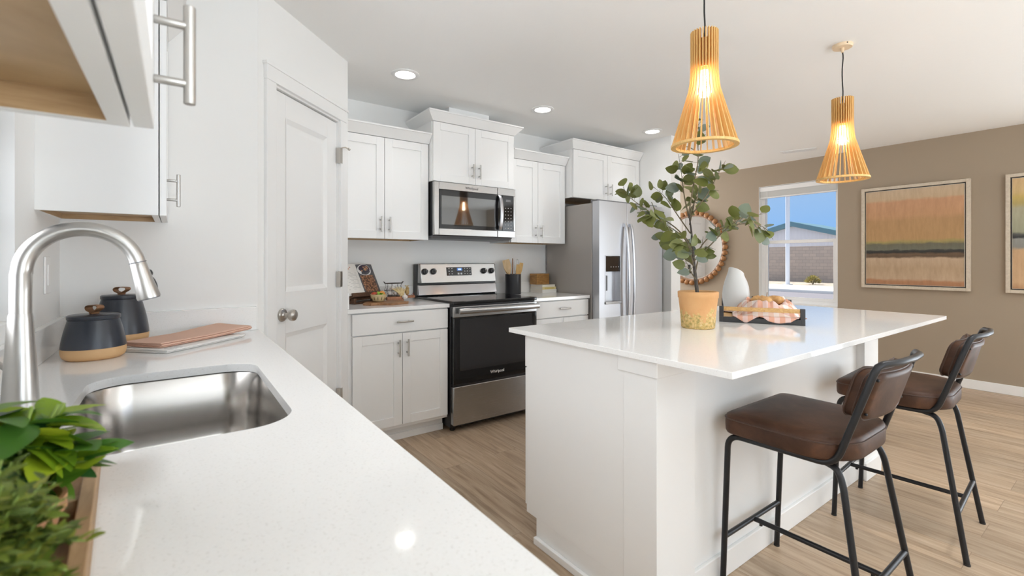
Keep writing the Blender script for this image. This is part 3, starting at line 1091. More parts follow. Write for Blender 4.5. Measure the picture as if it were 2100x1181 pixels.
fa = thing('faucet', 'brushed nickel pull-down gooseneck faucet behind the sink', 'faucet', (-.24, 1.28, CT))
mb = MB().lathe([(.001, 0), (.031, 0), (.031, .006), (.0285, .012), (.0270, .03), (.0180, .196), (.0168, .204), (.001, .204)], (-.24, 1.28, CT), 32)
mb.build('body', 'nickel', fa, angle=60)
up = [V((-.24, 1.28, CT + .203)), V((-.24, 1.28, CT + .24)), V((-.2395, 1.28, CT + .28))]
cx, cz, rr = -.150, 1.196, .0885
path = up + arc((cx, 1.28, cz), rr, pi, .20, 30)
mb = MB().tube(path, [.0163] * 3 + [.0163 - .0020 * i / 30 for i in range(31)], 24)
mb.build('spout', 'nickel', fa, angle=60)
p0 = path[-1]
dr = V((sin(.20), 0, -cos(.20))).normalized()
dr = V((.25, 0, -1)).normalized()
SM = Matrix.Translation(p0 - dr * .002) @ dr.to_track_quat('Z', 'X').to_matrix().to_4x4()
sh_ = MB().lathe([(.0135, 0), (.0148, .003), (.0152, .012), (.0172, .04), (.0212, .075), (.0208, .079), (.001, .079)], (0, 0, 0), 28, SM, cap0=True)
sh_o = sh_.build('spray_head', 'nickel', fa, angle=60)
MB().lathe([(.0149, -.0012), (.0155, -.0012), (.0155, .0008), (.0149, .0008), (.0149, -.0012)], (0, 0, 0), 28, SM, False, False).build('seam_ring', 'grey_plastic', sh_o)
q = SM.inverted() @ (p0 + V((1, 0, 0)))
ang = math.atan2(q.y, q.x) - .5
for z_, l_, w_ in ((.026, .012, .0062), (.050, .026, .0058)):
    BM = SM @ Matrix.Rotation(ang, 4, 'Z') @ Matrix.Translation((.0155 + z_ * .045, 0, z_)) @ Matrix.Rotation(.10, 4, 'Y')
    mb = MB().ball((0, 0, 0), 1, 12, 8, (.0045, w_, l_ * .62), BM)
    bm_t = [v.co for v in mb.bm.verts]
    lab(mb.build('spray_button', 'black_plastic', sh_o), 'black rubber spray button')
mb = MB().lathe([(.001, 0), (.0195, 0), (.0195, .004), (.001, .005)], (0, 0, 0), 24, SM @ Matrix.Translation((0, 0, .077)))
mb.build('spray_face', 'grey_plastic', sh_o)
mb = MB().tube([(-.24, 1.303, CT + .060), (-.2385, 1.333, CT + .062)], .0105, 16)
mb.tube([(-.2385, 1.328, CT + .062), (-.262, 1.342, CT + .078), (-.292, 1.35, CT + .11)], [.0075, .0055, .0045], 12)
mb.build('lever', 'nickel', fa, angle=60)

# ------------------------------------------------------------------ range
RX0, RX1 = 1.580, 2.340
rg = thing('range', 'stainless electric range with black glass oven door', 'range', (1.96, 3.2, 0))
mb = MB().box(RX0 + .004, RX1 - .004, 2.935, YB - .012, .03, .905)
mb.build('body', 'black_plastic', rg, .002)
mb = MB()
for x in (RX0 + .04, RX1 - .04):
    for y in (2.97, 3.50):
        mb.tube([(x, y, 0), (x, y, .035)], .018, 12)
mb.build('levelling_feet', 'black_plastic', rg)
mb = MB().box(RX0, RX1, 2.890, 3.50, .905, .930)
ck = mb.build('cooktop', 'black_glass', rg, .006, seg=3)
mb = MB()
for x, y, r_ in ((1.78, 3.05, .10), (2.15, 3.05, .115), (1.78, 3.34, .075), (2.15, 3.34, .075)):
    mb.lathe([(r_ - .0015, .9306), (r_, .9306)], (x, y, 0), 40, cap0=False, cap1=False)
mb.build('burner_rings', 'grey_mark', ck, smooth=False)
# oven door
od = MB().box(RX0 + .006, RX1 - .006, 2.888, 2.932, .345, .815).build('oven_door', 'black_glass', rg, .004)
MB().box(RX0 + .055, RX1 - .055, 2.8865, 2.889, .435, .803).build('oven_window', 'oven_glass', od, .0)
mb = MB().box(RX0 + .006, RX1 - .006, 2.886, 2.932, .817, .893)
mb.build('door_rail', 'stainless', rg, .003)
pts = []
for i in range(21):
    t = i / 20
    pts.append((RX0 + .035 + t * (RX1 - RX0 - .045), 2.856 - .010 * sin(pi * t), .862))
mb = MB()
lo = [[V((p[0], p[1], p[2])) + V((0, dy, dz)) for dy, dz in ((-.008, -.019), (-.012, -.010), (-.012, .010), (-.008, .019), (.006, .021), (.006, -.021))] for p in pts]
mb.rings(lo)
mb.box(RX0 + .048, RX0 + .066, 2.85, 2.887, .850, .874).box(RX1 - .036, RX1 - .018, 2.85, 2.887, .850, .874)
mb.build('oven_handle', 'stainless', rg, angle=60)
mb = MB().box(RX0 + .006, RX1 - .006, 2.890, 2.932, .328, .343)
mb.build('vent_strip', 'black_plastic', rg)
text('logo_lettering', 'Whirlpool', .030, Matrix.Translation((1.955, 2.8862, .395)) @ FACE_Y, 'white_mark', od)
mb = MB().box(RX0 + .006, RX1 - .006, 2.888, 2.932, .055, .326)
mb.build('storage_drawer', 'stainless', rg, .004)
# back guard
mb = MB().quadbox([(RX0, 3.485, .93), (RX1, 3.485, .93), (RX1, 3.56, .93), (RX0, 3.56, .93)], [(RX0, 3.49, 1.19), (RX1, 3.49, 1.19), (RX1, 3.56, 1.19), (RX0, 3.56, 1.19)])
mb.build('back_guard', 'black_plastic', rg, .004)
mb = MB().quadbox([(RX0 + .002, 3.452, .936), (RX1 - .002, 3.452, .936), (RX1 - .002, 3.495, .936), (RX0 + .002, 3.495, .936)], [(RX0 + .002, 3.474, 1.022), (RX1 - .002, 3.474, 1.022), (RX1 - .002, 3.5, 1.022), (RX0 + .002, 3.5, 1.022)])
mb.build('splash_panel', 'polished_steel', rg, .006, seg=3)
mb = MB().quadbox([(RX0 + .02, 3.446, 1.036), (RX1 - .02, 3.446, 1.036), (RX1 - .005, 3.49, 1.036), (RX0 + .005, 3.49, 1.036)], [(RX0 + .02, 3.470, 1.193), (RX1 - .02, 3.470, 1.193), (RX1 - .005, 3.50, 1.193), (RX0 + .005, 3.50, 1.193)])
PT = math.atan2(.024, .157)
cp = mb.build('control_panel', 'stainless', rg, .004)
PM = Matrix.Translation((1.96, 3.4575, 1.117)) @ Matrix.Rotation(-PT, 4, 'X')       # panel frame: x right, -y out, z up
for kx in (-.327, -.250, .236, .315):
    mb = MB().lathe([(.001, .001), (.025, .001), (.025, .007), (.0205, .010), (.0195, .026), (.001, .027)], (0, 0, 0), 24, PM @ Matrix.Translation((kx, 0, .012)) @ Matrix.Rotation(pi / 2, 4, 'X'))
    mb.box(kx - .0045, kx + .0045, -.034, -.008, .012 - .021, .012 + .021, PM)
    kn = mb.build('knob', 'black_plastic', rg)
    MB().box(kx - .0009, kx + .0009, -.0345, -.0338, .016, .031, PM).build('pointer', 'white_mark', kn)
dp = MB().box(-.126, .112, -.004, .004, -.024, .046, PM).build('control_display', 'black_glass', rg, .001)
MB().box(-.030, .020, -.0046, -.0035, .016, .040, PM).build('clock_window', 'blue_display', dp)
mb = MB()
for k in range(3):
    mb.box(-.018 + k * .010, -.012 + k * .010, -.005, -.0045, .021, .034, PM)
mb.build('clock_digits', 'display_digits', dp)
mb = MB()
rnd = random.Random(4)
for gx in (-.105, -.078, .045, .070, .096):
    for gz in (-.010, .012, .034):
        mb.box(gx - .005, gx + .005, -.0046, -.0038, gz - .002, gz + .003, PM)
for gx in (-.018, .010):
    mb.box(gx - .008, gx + .008, -.0046, -.0038, -.016, -.002, PM)
mb.build('key_marks', 'white_mark', dp)

# ------------------------------------------------------------------ microwave
MX0, MX1, MY, MZ0, MZ1 = 1.577, 2.330, 3.172, 1.412, 1.817
mw = thing('microwave', 'stainless over-the-range microwave with dark glass door', 'microwave', (1.955, 3.37, 1.41))
MB().box(MX0 + .002, MX1 - .002, MY + .032, YB - .004, MZ0 - .002, MZ1).build('casing', 'black_plastic', mw, .003)
dx = 2.150
mb = MB()
gx0, gz0, gz1 = MX0 + .040, MZ0 + .052, MZ1 - .057
mb.box(MX0, gx0, MY, MY + .03, MZ0, MZ1).box(gx0, dx, MY, MY + .03, MZ0, gz0).box(gx0, dx, MY, MY + .03, gz1, MZ1)
door = mb.build('door', 'stainless', mw, .003)
MB().box(gx0 - .002, dx + .05, MY + .004, MY + .030, gz0 - .001, gz1 + .001).build('door_glass', 'black_glass', door, .002)
MB().box(gx0 + .022, dx - .014, MY + .0025, MY + .008, gz0 + .030, gz1 - .045).build('door_window', 'microwave_glass', door, .001)
mb = MB()
mb.box(dx + .004, MX1, MY, MY + .03, MZ0, gz0).box(dx + .004, MX1, MY, MY + .03, gz1, MZ1).box(MX1 - .016, MX1, MY, MY + .03, gz0, gz1)
mb.build('control_frame', 'stainless', mw, .002)
cpn = MB().box(dx + .052, MX1 - .016, MY + .003, MY + .030, gz0 - .001, gz1 + .001).build('control_panel', 'black_glass', mw, .001)
mb = MB().box(2.235, 2.285, MY + .0018, MY + .0032, 1.708, 1.727)
mb.build('clock_display', 'grey_plastic', cpn)
mb = MB()
for i in range(3):
    for j in range(7):
        mb.box(2.228 + i * .028, 2.237 + i * .028, MY + .0022, MY + .0032, 1.485 + j * .028, 1.489 + j * .028)
mb.build('key_marks', 'white_mark', cpn)
pts = [(dx + .016, MY - .006 - .034 * sin(pi * i / 20) ** .6, gz0 + .006 + (gz1 - gz0 - .012) * i / 20) for i in range(21)]
lo = [[V(p) + V((ox, oy, 0)) for ox, oy in ((-.014, -.006), (0, -.010), (.014, -.006), (.014, .006), (-.014, .006))] for p in pts]
mb = MB().rings(lo)
mb.build('handle', 'stainless_vertical', door, angle=50)
text('logo_lettering', 'Whirlpool', .028, Matrix.Translation((1.905, MY - .0008, MZ1 - .030)) @ FACE_Y, 'grey_mark', door)
mb = MB().quadbox([(MX0 + .012, MY + .06, MZ0 - .022), (MX1 - .012, MY + .06, MZ0 - .022), (MX1 - .012, YB - .03, MZ0 - .022), (MX0 + .012, YB - .03, MZ0 - .022)],
                  [(MX0 + .004, MY + .034, MZ0 - .001), (MX1 - .004, MY + .034, MZ0 - .001), (MX1 - .004, YB - .01, MZ0 - .001), (MX0 + .004, YB - .01, MZ0 - .001)])
mb.build('vent_grille', 'grey_plastic', mw, .003)

# ------------------------------------------------------------------ fridge
fr = thing('refrigerator', 'stainless side-by-side refrigerator with door dispenser', 'refrigerator', (3.425, 3.2, 0))
FX0, FX1, FY, FZ = 2.990, 3.872, 2.836, 1.742
MB().box(FX0, FX1, 2.925, YB - .03, .02, FZ - .012).build('cabinet_body', 'fridge_side', fr, .006)
FS = 3.352
Dg = dict(x0=3.065, x1=3.262, z0=.845, z1=1.262)
mb = MB()
mb.box(FX0, Dg['x0'], FY, 2.917, .06, FZ).box(Dg['x1'], FS - .003, FY, 2.917, .06, FZ)
mb.box(Dg['x0'], Dg['x1'], FY, 2.917, .06, Dg['z0']).box(Dg['x0'], Dg['x1'], FY, 2.917, Dg['z1'], FZ)
ld = mb.build('freezer_door', 'stainless_vertical', fr, smooth=False)
rd = MB().box(FS + .003, FX1, FY, 2.917, .06, FZ).build('fridge_door', 'stainless_vertical', fr, .006, seg=3)
MB().box(FX0 + .01, FX1 - .01, 2.86, 2.93, .015, .055).build('kick_grille', 'grey_plastic', fr)
MB().box(FX0 + .02, FX1 - .02, 2.88, 2.96, FZ - .011, FZ + .018).build('hinge_cover', 'grey_plastic', fr, .004)
dsp = MB().box(Dg['x0'] + .002, Dg['x1'] - .002, 2.895, 2.915, Dg['z0'] + .002, Dg['z1']).build('dispenser_back', 'stainless_vertical', ld)
mb = MB()
for a, b_, c, e in ((Dg['x0'] - .004, Dg['x0'] + .004, Dg['z0'] - .006, Dg['z1'] + .006), (Dg['x1'] - .004, Dg['x1'] + .004, Dg['z0'] - .006, Dg['z1'] + .006), (Dg['x0'], Dg['x1'], Dg['z1'] - .002, Dg['z1'] + .006)):
    mb.box(a, b_, FY - .003, 2.91, c, e)
mb.build('dispenser_frame', 'stainless_vertical', ld, .001)
MB().box(Dg['x0'] - .004, Dg['x1'] + .004, FY - .012, 2.91, Dg['z0'] - .012, Dg['z0'] + .012).build('drip_tray', 'stainless', ld, .003)
pn = MB().box(Dg['x0'] + .004, Dg['x1'] - .004, FY - .001, FY + .02, 1.122, 1.256).build('dispenser_panel', 'black_glass', ld)
mb = MB()
for k in range(4):
    mb.box(3.135 + k * .032, 3.143 + k * .032, FY - .0016, FY - .0008, 1.160, 1.165)
mb.build('panel_marks', 'white_mark', pn)
MB().box(3.085, 3.135, 2.872, 2.893, .95, 1.085).build('dispenser_paddle', 'grey_plastic', ld, .004)
for s, par in ((-1, ld), (1, rd)):
    x = FS + s * .036
    n = 24
    lo = []
    for i in range(n + 1):
        t = i / n
        z = .50 + t * 1.055
        y = FY - .012 - .045 * sin(pi * t) ** .55
        lo.append([V((x + ox, y + oy, z)) for ox, oy in ((-.013, -.006), (-.006, -.012), (.006, -.012), (.013, -.006), (.012, .006), (-.012, .006))])
    mb = MB().rings(lo)
    mb.box(x - .011, x + .011, FY - .02, FY + .001, .50, .53).box(x - .011, x + .011, FY - .02, FY + .001, 1.525, 1.555)
    mb.build('handle', 'stainless_vertical', par, angle=50)

# ------------------------------------------------------------------ island
isl = thing('kitchen_island', 'white island cabinet with panelled back under the quartz top', 'island', (2.3, 1.3, 0))
IX0, IX1 = 1.268, 3.312
MB().box(IX0, IX1, 1.085, 1.640, .105, .893).build('cabinet_body', 'cabinet_white', isl, .001)
MB().box(IX0 + .001, IX1, 1.085, 1.572, 0, .105).build('toe_kick', 'cabinet_white', isl)
MB().box(IX0 + .21, IX1 - .21, .985, 1.0845, 0, .893).build('back_panel', 'cabinet_white', isl, .001)
for a, b_ in ((IX0 - .004, IX0 + .21), (IX1 - .21, IX1 + .004)):
    MB().box(a, b_, .947, 1.0845, 0, .893).build('end_post', 'cabinet_white', isl, .001)
MB().box(IX0 - .012, IX0 + .218, .939, 1.105, .838, .892).build('cap_trim', 'cabinet_white', isl, .002)
MB().box(IX1 - .218, IX1 + .012, .939, 1.105, .838, .892).build('cap_trim', 'cabinet_white', isl, .002)
mb = MB().box(IX0 + .21, IX1 - .21, .971, .985, 0, .098).box(IX0 - .016, IX0 + .222, .934, .9475, 0, .098).box(IX1 - .222, IX1 + .016, .934, .9475, 0, .098).box(IX0 - .017, IX0, .940, 1.572, 0, .030)
mb.build('baseboard', 'trim_white', isl, .003)
xs = [IX0 + .006 + (IX1 - IX0 - .012) * k / 4 for k in range(5)]
for k in range(4):
    a, b_ = xs[k] + .002, xs[k + 1] - .002
    dw = MB().box(a, b_, 1.643, 1.662, .745, .882).build('drawer', 'cabinet_white', isl, .002)
    c = V(((a + b_) / 2, 1.695, .812))
    MB().tube([c - V((.058, 0, 0)), c + V((.058, 0, 0))], .006).tube([c - V((.035, 0, 0)), c - V((.035, .033, 0))], .005, 8).tube([c + V((.035, 0, 0)), c + V((.035, -.033, 0))], .005, 8).build('handle', 'nickel', dw)
    sm = shaker(a, b_, .128, .742)
    sm.xf(Matrix.Translation((a + b_, 1.640, 0)) @ Matrix.Rotation(pi, 4, 'Z'))
    dd = sm.build('door', 'cabinet_white', isl, .0012, smooth=False)
    c = V((b_ - .03, 1.695, .64))
    MB().tube([c - V((0, 0, .056)), c + V((0, 0, .056))], .006).tube([c - V((0, 0, .033)), c - V((0, .033, .033))], .005, 8).tube([c + V((0, 0, .033)), c + V((0, -.033, .033))], .005, 8).build('handle', 'nickel', dd)
it = MB().box(1.232, 3.455, .677, 1.727, CT - .020, CT).build('island_countertop', 'quartz', None, .0015)
tag(it, 'large white quartz slab on top of the island', 'countertop')

# ------------------------------------------------------------------ pendants


def make_pendant():
    r = thing('pendant_lamp', '', 'pendant lamp', (0, 0, 0), 0, 'wooden slat pendants over the island')
    z0, zn, zt = 1.680, 1.990, 2.136            # rim, neck, slat tops
    out = []
    for i in range(15):
        t = i / 14
        z = z0 + (zn - z0) * t
        # straight cone that rounds into the upright neck
        rr = .127 - .074 * min(t / .80, 1) if t < .72 else None
        if rr is None:
            s = (t - .72) / .28
            rr = (.127 - .074 * .90) - .0072 * (1 - (1 - s) ** 2)
        out.append((rr, z))
    out.append((.0530, zn + .02)); out.append((.0530, zt))
    n = 28
    for k in range(n):
        a = 2 * pi * k / n
        cr, tg = V((cos(a), sin(a), 0)), V((-sin(a), cos(a), 0))
        lo = []
        for (rr, z) in out:
            wd = .015 + .006 * max(0, min(1, (zn - z) / .31))
            o_, i_ = cr * rr + V((0, 0, z)), cr * (rr - wd) + V((0, 0, z))
            lo.append([o_ - tg * .0017, o_ + tg * .0017, i_ + tg * .0017, i_ - tg * .0017])
        MB().rings(lo).build('slat', 'pendant_wood', r, angle=25)
    MB().lathe([(.1275, z0 - .004), (.1275, z0 + .006), (.108, z0 + .006), (.108, z0 - .004), (.1275, z0 - .004)], (0, 0, 0), 60, cap0=False, cap1=False).build('rim_ring', 'pendant_wood', r)
    MB().lathe([(.037, zn - .002), (.037, zt - .035), (.001, zt - .034), (.001, zt - .040), (.034, zt - .041), (.034, zn - .002), (.037, zn - .002)], (0, 0, 0), 40, cap0=False, cap1=False).build('inner_drum', 'pendant_drum', r)
    MB().lathe([(.001, zn - .01), (.018, zn - .01), (.018, zt - .03), (.001, zt - .03)], (0, 0, 0), 16).build('bulb_socket', 'canopy_cream', r)
    MB().lathe([(.001, 1.875), (.016, 1.878), (.026, 1.888), (.031, 1.908), (.030, 1.928), (.023, 1.958), (.015, 1.980), (.001, 1.981)], (0, 0, 0), 20).build('bulb', 'bulb_glow', r)
    pts = [V((.004 * sin(i * .9), .003 * cos(i * .7), zt - .035 + (2.40 - zt + .035) * i / 16)) for i in range(17)]
    MB().tube(pts, .0032, 8).build('cord', 'cord_black', r)
    cn = MB().lathe([(.001, 2.4395), (.050, 2.4395), (.050, 2.428), (.046, 2.422), (.001, 2.421)], (0, 0, 0), 36).build('ceiling_canopy', 'canopy_cream', r)
    MB().lathe([(.001, 2.422), (.0085, 2.422), (.007, 2.398), (.001, 2.397)], (0, 0, 0), 14).build('cord_grip', 'canopy_cream', cn)
    mb = MB()
    for s in (-1, 1):
        mb.ball((.0502 * s * .7, -.0502 * .7, 2.433), .0035, 8, 6)
    mb.build('canopy_screw', 'black_metal', cn)
    return r


pend = make_pendant()
pend2 = copy_tree(pend)
for o, (x, y), l in ((pend, (1.722, 1.062), 'nearer wooden slat pendant lamp, hanging above the eucalyptus plant'), (pend2, (3.064, 1.040), 'farther wooden slat pendant lamp, hanging in front of the tan wall')):
    o.location = (x, y, 0)
    o['label'] = l
    lamp('pendant_bulb', 'POINT', (x, y, 1.92), 9, (1, .86, .64), shadow_soft_size=.032)

# ------------------------------------------------------------------ stools


def make_stool():
    r = thing('counter_stool', '', 'stool', (0, 0, 0), 0, 'leather counter stools along the island')
    R_ = .0105

    def outline(sc, dz, inset=0):
        pts = []
        x1, yf, yr = .237 - inset, .214 - inset, -.185 + inset
        rf, rr = .042, .15
        for cx, cy, rad, a0 in ((x1 - rf, yf - rf, rf, 0), (-x1 + rf, yf - rf, rf, pi / 2), (-x1 + rr, yr + rr, rr, pi), (x1 - rr, yr + rr, rr, 1.5 * pi)):
            for i in range(11):
                t = a0 + pi / 2 * i / 10
                pts.append(V(((cx + rad * cos(t)) * sc, (cy + rad * sin(t) - .01) * sc + .01, dz)))
        return pts
    zs = .586
    lo = [outline(.94, zs), outline(.985, zs + .002), outline(1.0, zs + .010), outline(1.004, zs + .035), outline(1.0, zs + .057), outline(.985, zs + .066), outline(.94, zs + .073), outline(.8, zs + .079), outline(.5, zs + .083), outline(.12, zs + .0845)]
    seat = MB().rings(lo).build('seat', 'brown_leather', r, angle=70)
    MB().tube(outline(1.004, zs + .056), .0024, 6, True).build('piping', 'leather_piping', seat)
    # side rails: front leg - under the seat - up into the back, joined by the curved top rail
    zf = .576
    yb0, yb1 = -.150, -.245
    left = [V((-.212, .222, 0)), V((-.213, .200, zf)), V((-.198, yb0 + .01, zf)), V((-.187, yb1, .905))]
    topm = [V((-.10, yb1 - .032, .912)), V((0, yb1 - .040, .913)), V((.10, yb1 - .032, .912))]
    path = fillet(left, .05, 7)
    right = [V((-p.x, p.y, p.z)) for p in path][::-1]
    # front legs separate from the rail loop
    k = next(i for i, p in enumerate(path) if p.y < .17 and p.z > .5)
    rail = path[k:-1]
    rail_r = [V((-p.x, p.y, p.z)) for p in rail][::-1]
    corner_l = [V((-.1875, yb1 + .006, .886)), V((-.181, yb1 + .000, .901)), V((-.163, yb1 - .008, .909))]
    corner_r = [V((-p.x, p.y, p.z)) for p in corner_l][::-1]
    MB().tube(rail + corner_l + topm + corner_r + rail_r, R_, 12).build('back_frame', 'black_metal', r, angle=70)
    for s in (-1, 1):
        fl = [V((-s * p.x, p.y, p.z)) for p in path[:k + 1]]
        MB().tube(fl, R_, 12).build('leg', 'black_metal', r, angle=70)
        rl = fillet([V((s * .150, -.075, zf - .010)), V((s * .176, -.140, zf - .016)), V((s * .186, -.158, zf - .06)), V((s * .234, -.240, 0))], .04, 7)
        MB().tube(rl, R_, 12).build('leg', 'black_metal', r, angle=70)
    MB().tube([(-.150, -.075, zf - .010), (.150, -.075, zf - .010)], R_, 10).build('seat_crossbar', 'black_metal', r)
    MB().tube([(-.19, .17, zf - .004), (.19, .17, zf - .004)], R_ * .9, 10).build('seat_crossbar', 'black_metal', r)
    zb = .19

    def at(z, front):
        if front:
            t = z / zf
            return -.212 - .001 * t, .222 - .022 * t
        t = z / (zf - .06)
        return -(.234 - .048 * t), -.240 + .082 * t
    xf_, yf_ = at(zb, True)
    xr_, yr_ = at(zb, False)
    MB().tube([(xf_, yf_, zb), (-xf_, yf_, zb)], .0095, 10).build('footrest', 'black_metal', r)
    MB().tube([(xr_, yr_, zb), (-xr_, yr_, zb)], .0095, 10).build('footrest', 'black_metal', r)
    st = MB().tube([(0, yf_, zb - .002), (0, yr_, zb - .002)], .0095, 10).build('stretcher', 'black_metal', r)
    mb = MB()
    for y in (yf_ - .03, yr_ + .03):
        mb.tube([(0, y, zb - .010), (0, y, zb - .018)], .006, 8)
    mb.build('stretcher_bolt', 'black_metal', st)
    for s in (-1, 1):
        for x, y in ((s * .212, .222), (s * .234, -.240)):
            MB().tube([(x, y, 0), (x, y, .006)], .0115, 10).build('foot_cap', 'black_plastic', r)
    # back pad, bowed and leaning with the frame
    lean = math.atan2(.095, .33)

    def pad(sc, y, rr=.035):
        w_, h_ = .170 * sc, .080 - .178 * (1 - sc)
        pts = []
        for cx, cz, a0 in ((w_ - rr, h_ - rr, 0), (-w_ + rr, h_ - rr, pi / 2), (-w_ + rr, -h_ + rr, pi), (w_ - rr, -h_ + rr, 1.5 * pi)):
            for i in range(7):
                t = a0 + pi / 2 * i / 6
                x, z = cx + rr * cos(t), cz + rr * sin(t)
                pts.append((x, y, z))
        # subdivide the long edges so the pad can bend
        dense = []
        for i, p in enumerate(pts):
            q = pts[(i + 1) % len(pts)]
            dense.append(p)
            if abs(p[0] - q[0]) > .1:
                for m in range(1, 8):
                    dense.append(tuple(p[c_] + (q[c_] - p[c_]) * m / 8 for c_ in range(3)))
        res = []
        for x, y_, z in dense:
            y2 = y_ - .030 * (1 - (x / .19) ** 2)
            zz = z
            res.append(V((x, -.207 + y2 * cos(lean) - zz * sin(lean), .803 + zz * cos(lean) + y2 * sin(lean) * .4)))
        return res
    lo = [pad(.90, -.012), pad(.97, -.010), pad(1.0, -.002), pad(1.0, .022), pad(1.0, .046), pad(.965, .056), pad(.88, .061, .025), pad(.75, .063, .015)]
    bp = MB().rings(lo).build('back_pad', 'brown_leather', r, angle=70)
    mb = MB().tube(pad(1.005, .000), .0024, 6, True).tube(pad(1.005, .022), .0024, 6, True).tube(pad(1.005, .046), .0024, 6, True)
    mb.build('piping', 'leather_piping', bp)
    mb = MB()
    for s in (-1, 1):
        for z in (-.055, .055):
            mb.ball((s * .165, -.226 - z * sin(lean), .803 + z), .005, 8, 6)
    mb.build('stud', 'black_metal', bp)
    return r


st1 = make_stool()
st2 = copy_tree(st1)
st1.location = (1.877, .730, 0); st1['label'] = 'nearer brown leather counter stool with black metal legs'
st2.location = (2.787, .696, 0); st2.rotation_euler = (0, 0, radians(3.5)); st2['label'] = 'farther brown leather counter stool, toward the tan wall'

# ------------------------------------------------------------------ eucalyptus in a clay pot
RV, FV = V((cos(YAW), -sin(YAW), 0)), V((sin(YAW), cos(YAW), 0))
PC = V((1.935, 1.225, CT))
eu = thing('potted_eucalyptus', 'leafy eucalyptus stem in a weathered orange clay pot on the island', 'plant', PC)
MB().lathe([(.001, 0), (.068, 0), (.072, .004), (.078, .08), (.084, .135), (.087, .138), (.088, .163), (.084, .166), (.078, .164), (.076, .140), (.074, .135), (.001, .134)], PC, 40, cap0=True, cap1=True).build('pot', 'pot_clay', eu, angle=50)
MB().lathe([(.074, .136), (.05, .142), (.001, .146)], PC, 24, cap0=False).build('soil', 'soil', eu)
rnd = random.Random(11)


def P3(dx, dz, dy=0):      # sideways, up, away as seen from the sink
    return PC + RV * dx + V((0, 0, dz)) + FV * dy


trunk = [P3(.0, .13), P3(-.010, .25, .01), P3(-.022, .33), P3(-.035, .45, -.01), P3(-.042, .52, 0)]
branches = [
    # (start, via, end, number of leaves)
    ([(-.03, .38, 0), (-.10, .47, .03), (-.20, .53, .06), (-.30, .60, .05), (-.335, .645, .03)], 15),
    ([(-.025, .35, 0), (-.09, .42, -.05), (-.17, .455, -.10), (-.24, .50, -.12), (-.30, .52, -.13)], 13),
    ([(-.035, .43, 0), (-.08, .53, .06), (-.12, .61, .09), (-.17, .66, .11)], 8),
    ([(-.042, .50, 0), (-.055, .62, .03), (-.06, .71, .04), (-.075, .80, .04)], 11),
    ([(-.042, .52, 0), (-.03, .66, -.03), (-.01, .77, -.04), (-.02, .90, -.02), (-.01, .95, 0)], 11),
    ([(-.040, .50, 0), (.02, .60, -.06), (.05, .68, -.09), (.08, .74, -.1)], 10),
    ([(-.038, .47, 0), (.01, .56, .08), (.04, .63, .12), (.09, .70, .15), (.10, .76, .15)], 9),
    ([(-.020, .32, 0), (.05, .41, .02), (.12, .46, 0), (.20, .475, -.02), (.29, .46, -.03), (.325, .40, -.03)], 15),
    ([(-.022, .30, 0), (.03, .38, -.08), (.07, .44, -.12), (.12, .49, -.16), (.20, .50, -.2)], 12),
    ([(-.018, .28, 0), (-.06, .34, .05), (-.09, .39, .10), (-.13, .44, .14)], 9),
    ([(-.012, .25, 0), (.02, .31, .05), (.045, .36, .07), (.06, .42, .09)], 7),
    ([(-.02, .28, 0), (-.06, .32, -.08), (-.085, .36, -.12), (-.11, .40, -.15)], 8),
    ([(-.010, .22, 0), (-.03, .26, .02), (-.045, .31, .03)], 3),
    ([(-.042, .50, 0), (-.02, .55, .02), (.01, .60, .03), (.035, .66, .05)], 7),
]
tb = MB().tube(fillet(trunk, .05, 4), [.0085 - .0055 * i / (len(fillet(trunk, .05, 4)) - 1) for i in range(len(fillet(trunk, .05, 4)))], 10)
tb.build('trunk', 'bark', eu, angle=60)
bb, lf = MB(), MB()
for pts, nl in branches:
    pth = fillet([P3(*p) for p in pts], .08, 5)
    n = len(pth)
    bb.tube(pth, [.0032 - .0024 * i / (n - 1) for i in range(n)], 6)
    nl = int(nl * 1.5)
    for k in range(nl):
        t = .22 + .78 * (k + .5) / nl
        i = min(int(t * (n - 1)), n - 2)
        p = pth[i].lerp(pth[i + 1], t * (n - 1) - i)
        tg = (pth[i + 1] - pth[i]).normalized()
        side = tg.cross(V((rnd.gauss(0, .6), rnd.gauss(0, .6), 1))).normalized() * (1 if k % 2 else -1)
        dr = (side * 1.0 + tg * rnd.uniform(.1, .8) + V((rnd.gauss(0, .3), rnd.gauss(0, .3), rnd.gauss(0, .3)))).normalized()
        pet = p + dr * rnd.uniform(.008, .02)
        bb.tube([p, pet], .0008, 5)
        L = rnd.uniform(.046, .070) * (1.0 if t < .9 else .8)
        lf.leaf(pet, dr, V((rnd.gauss(0, .55), rnd.gauss(-.6, .5), rnd.gauss(.45, .5))), L, L * rnd.uniform(.72, .95), rnd.random(), rnd.uniform(-.1, .3), 7, .12)
bb.build('branches', 'twig', eu, angle=60)
lf.build('foliage', 'eucalyptus_leaf', eu, angle=80)

# ------------------------------------------------------------------ serving tray and what it holds
TM = Matrix.Translation((2.384, .958, CT)) @ Matrix.Rotation(math.atan2(.285, .52), 4, 'Z')     # local x along the tray, y across
TL, TW = .59, .368
tr = thing('serving_tray', 'black framed tray with bamboo end handles on the island', 'tray', TM @ V((TL / 2, TW / 2, 0)))
mb = MB()
mb.box(0, TL, 0, .016, .0, .026, TM).box(0, TL, TW - .016, TW, 0, .026, TM).box(0, .016, .016, TW - .016, 0, .026, TM).box(TL - .016, TL, .016, TW - .016, 0, .026, TM)
mb.build('frame', 'tray_black', tr, .001)
MB().box(.016, TL - .016, .016, TW - .016, .010, .022, TM).build('base_board', 'bamboo', tr)
mb = MB()
for x in (0, TL - .018):
    for y in (0, TW - .02):
        mb.box(x, x + .018, y, y + .02, .026, .078, TM)
mb.build('corner_posts', 'tray_black', tr, .001)
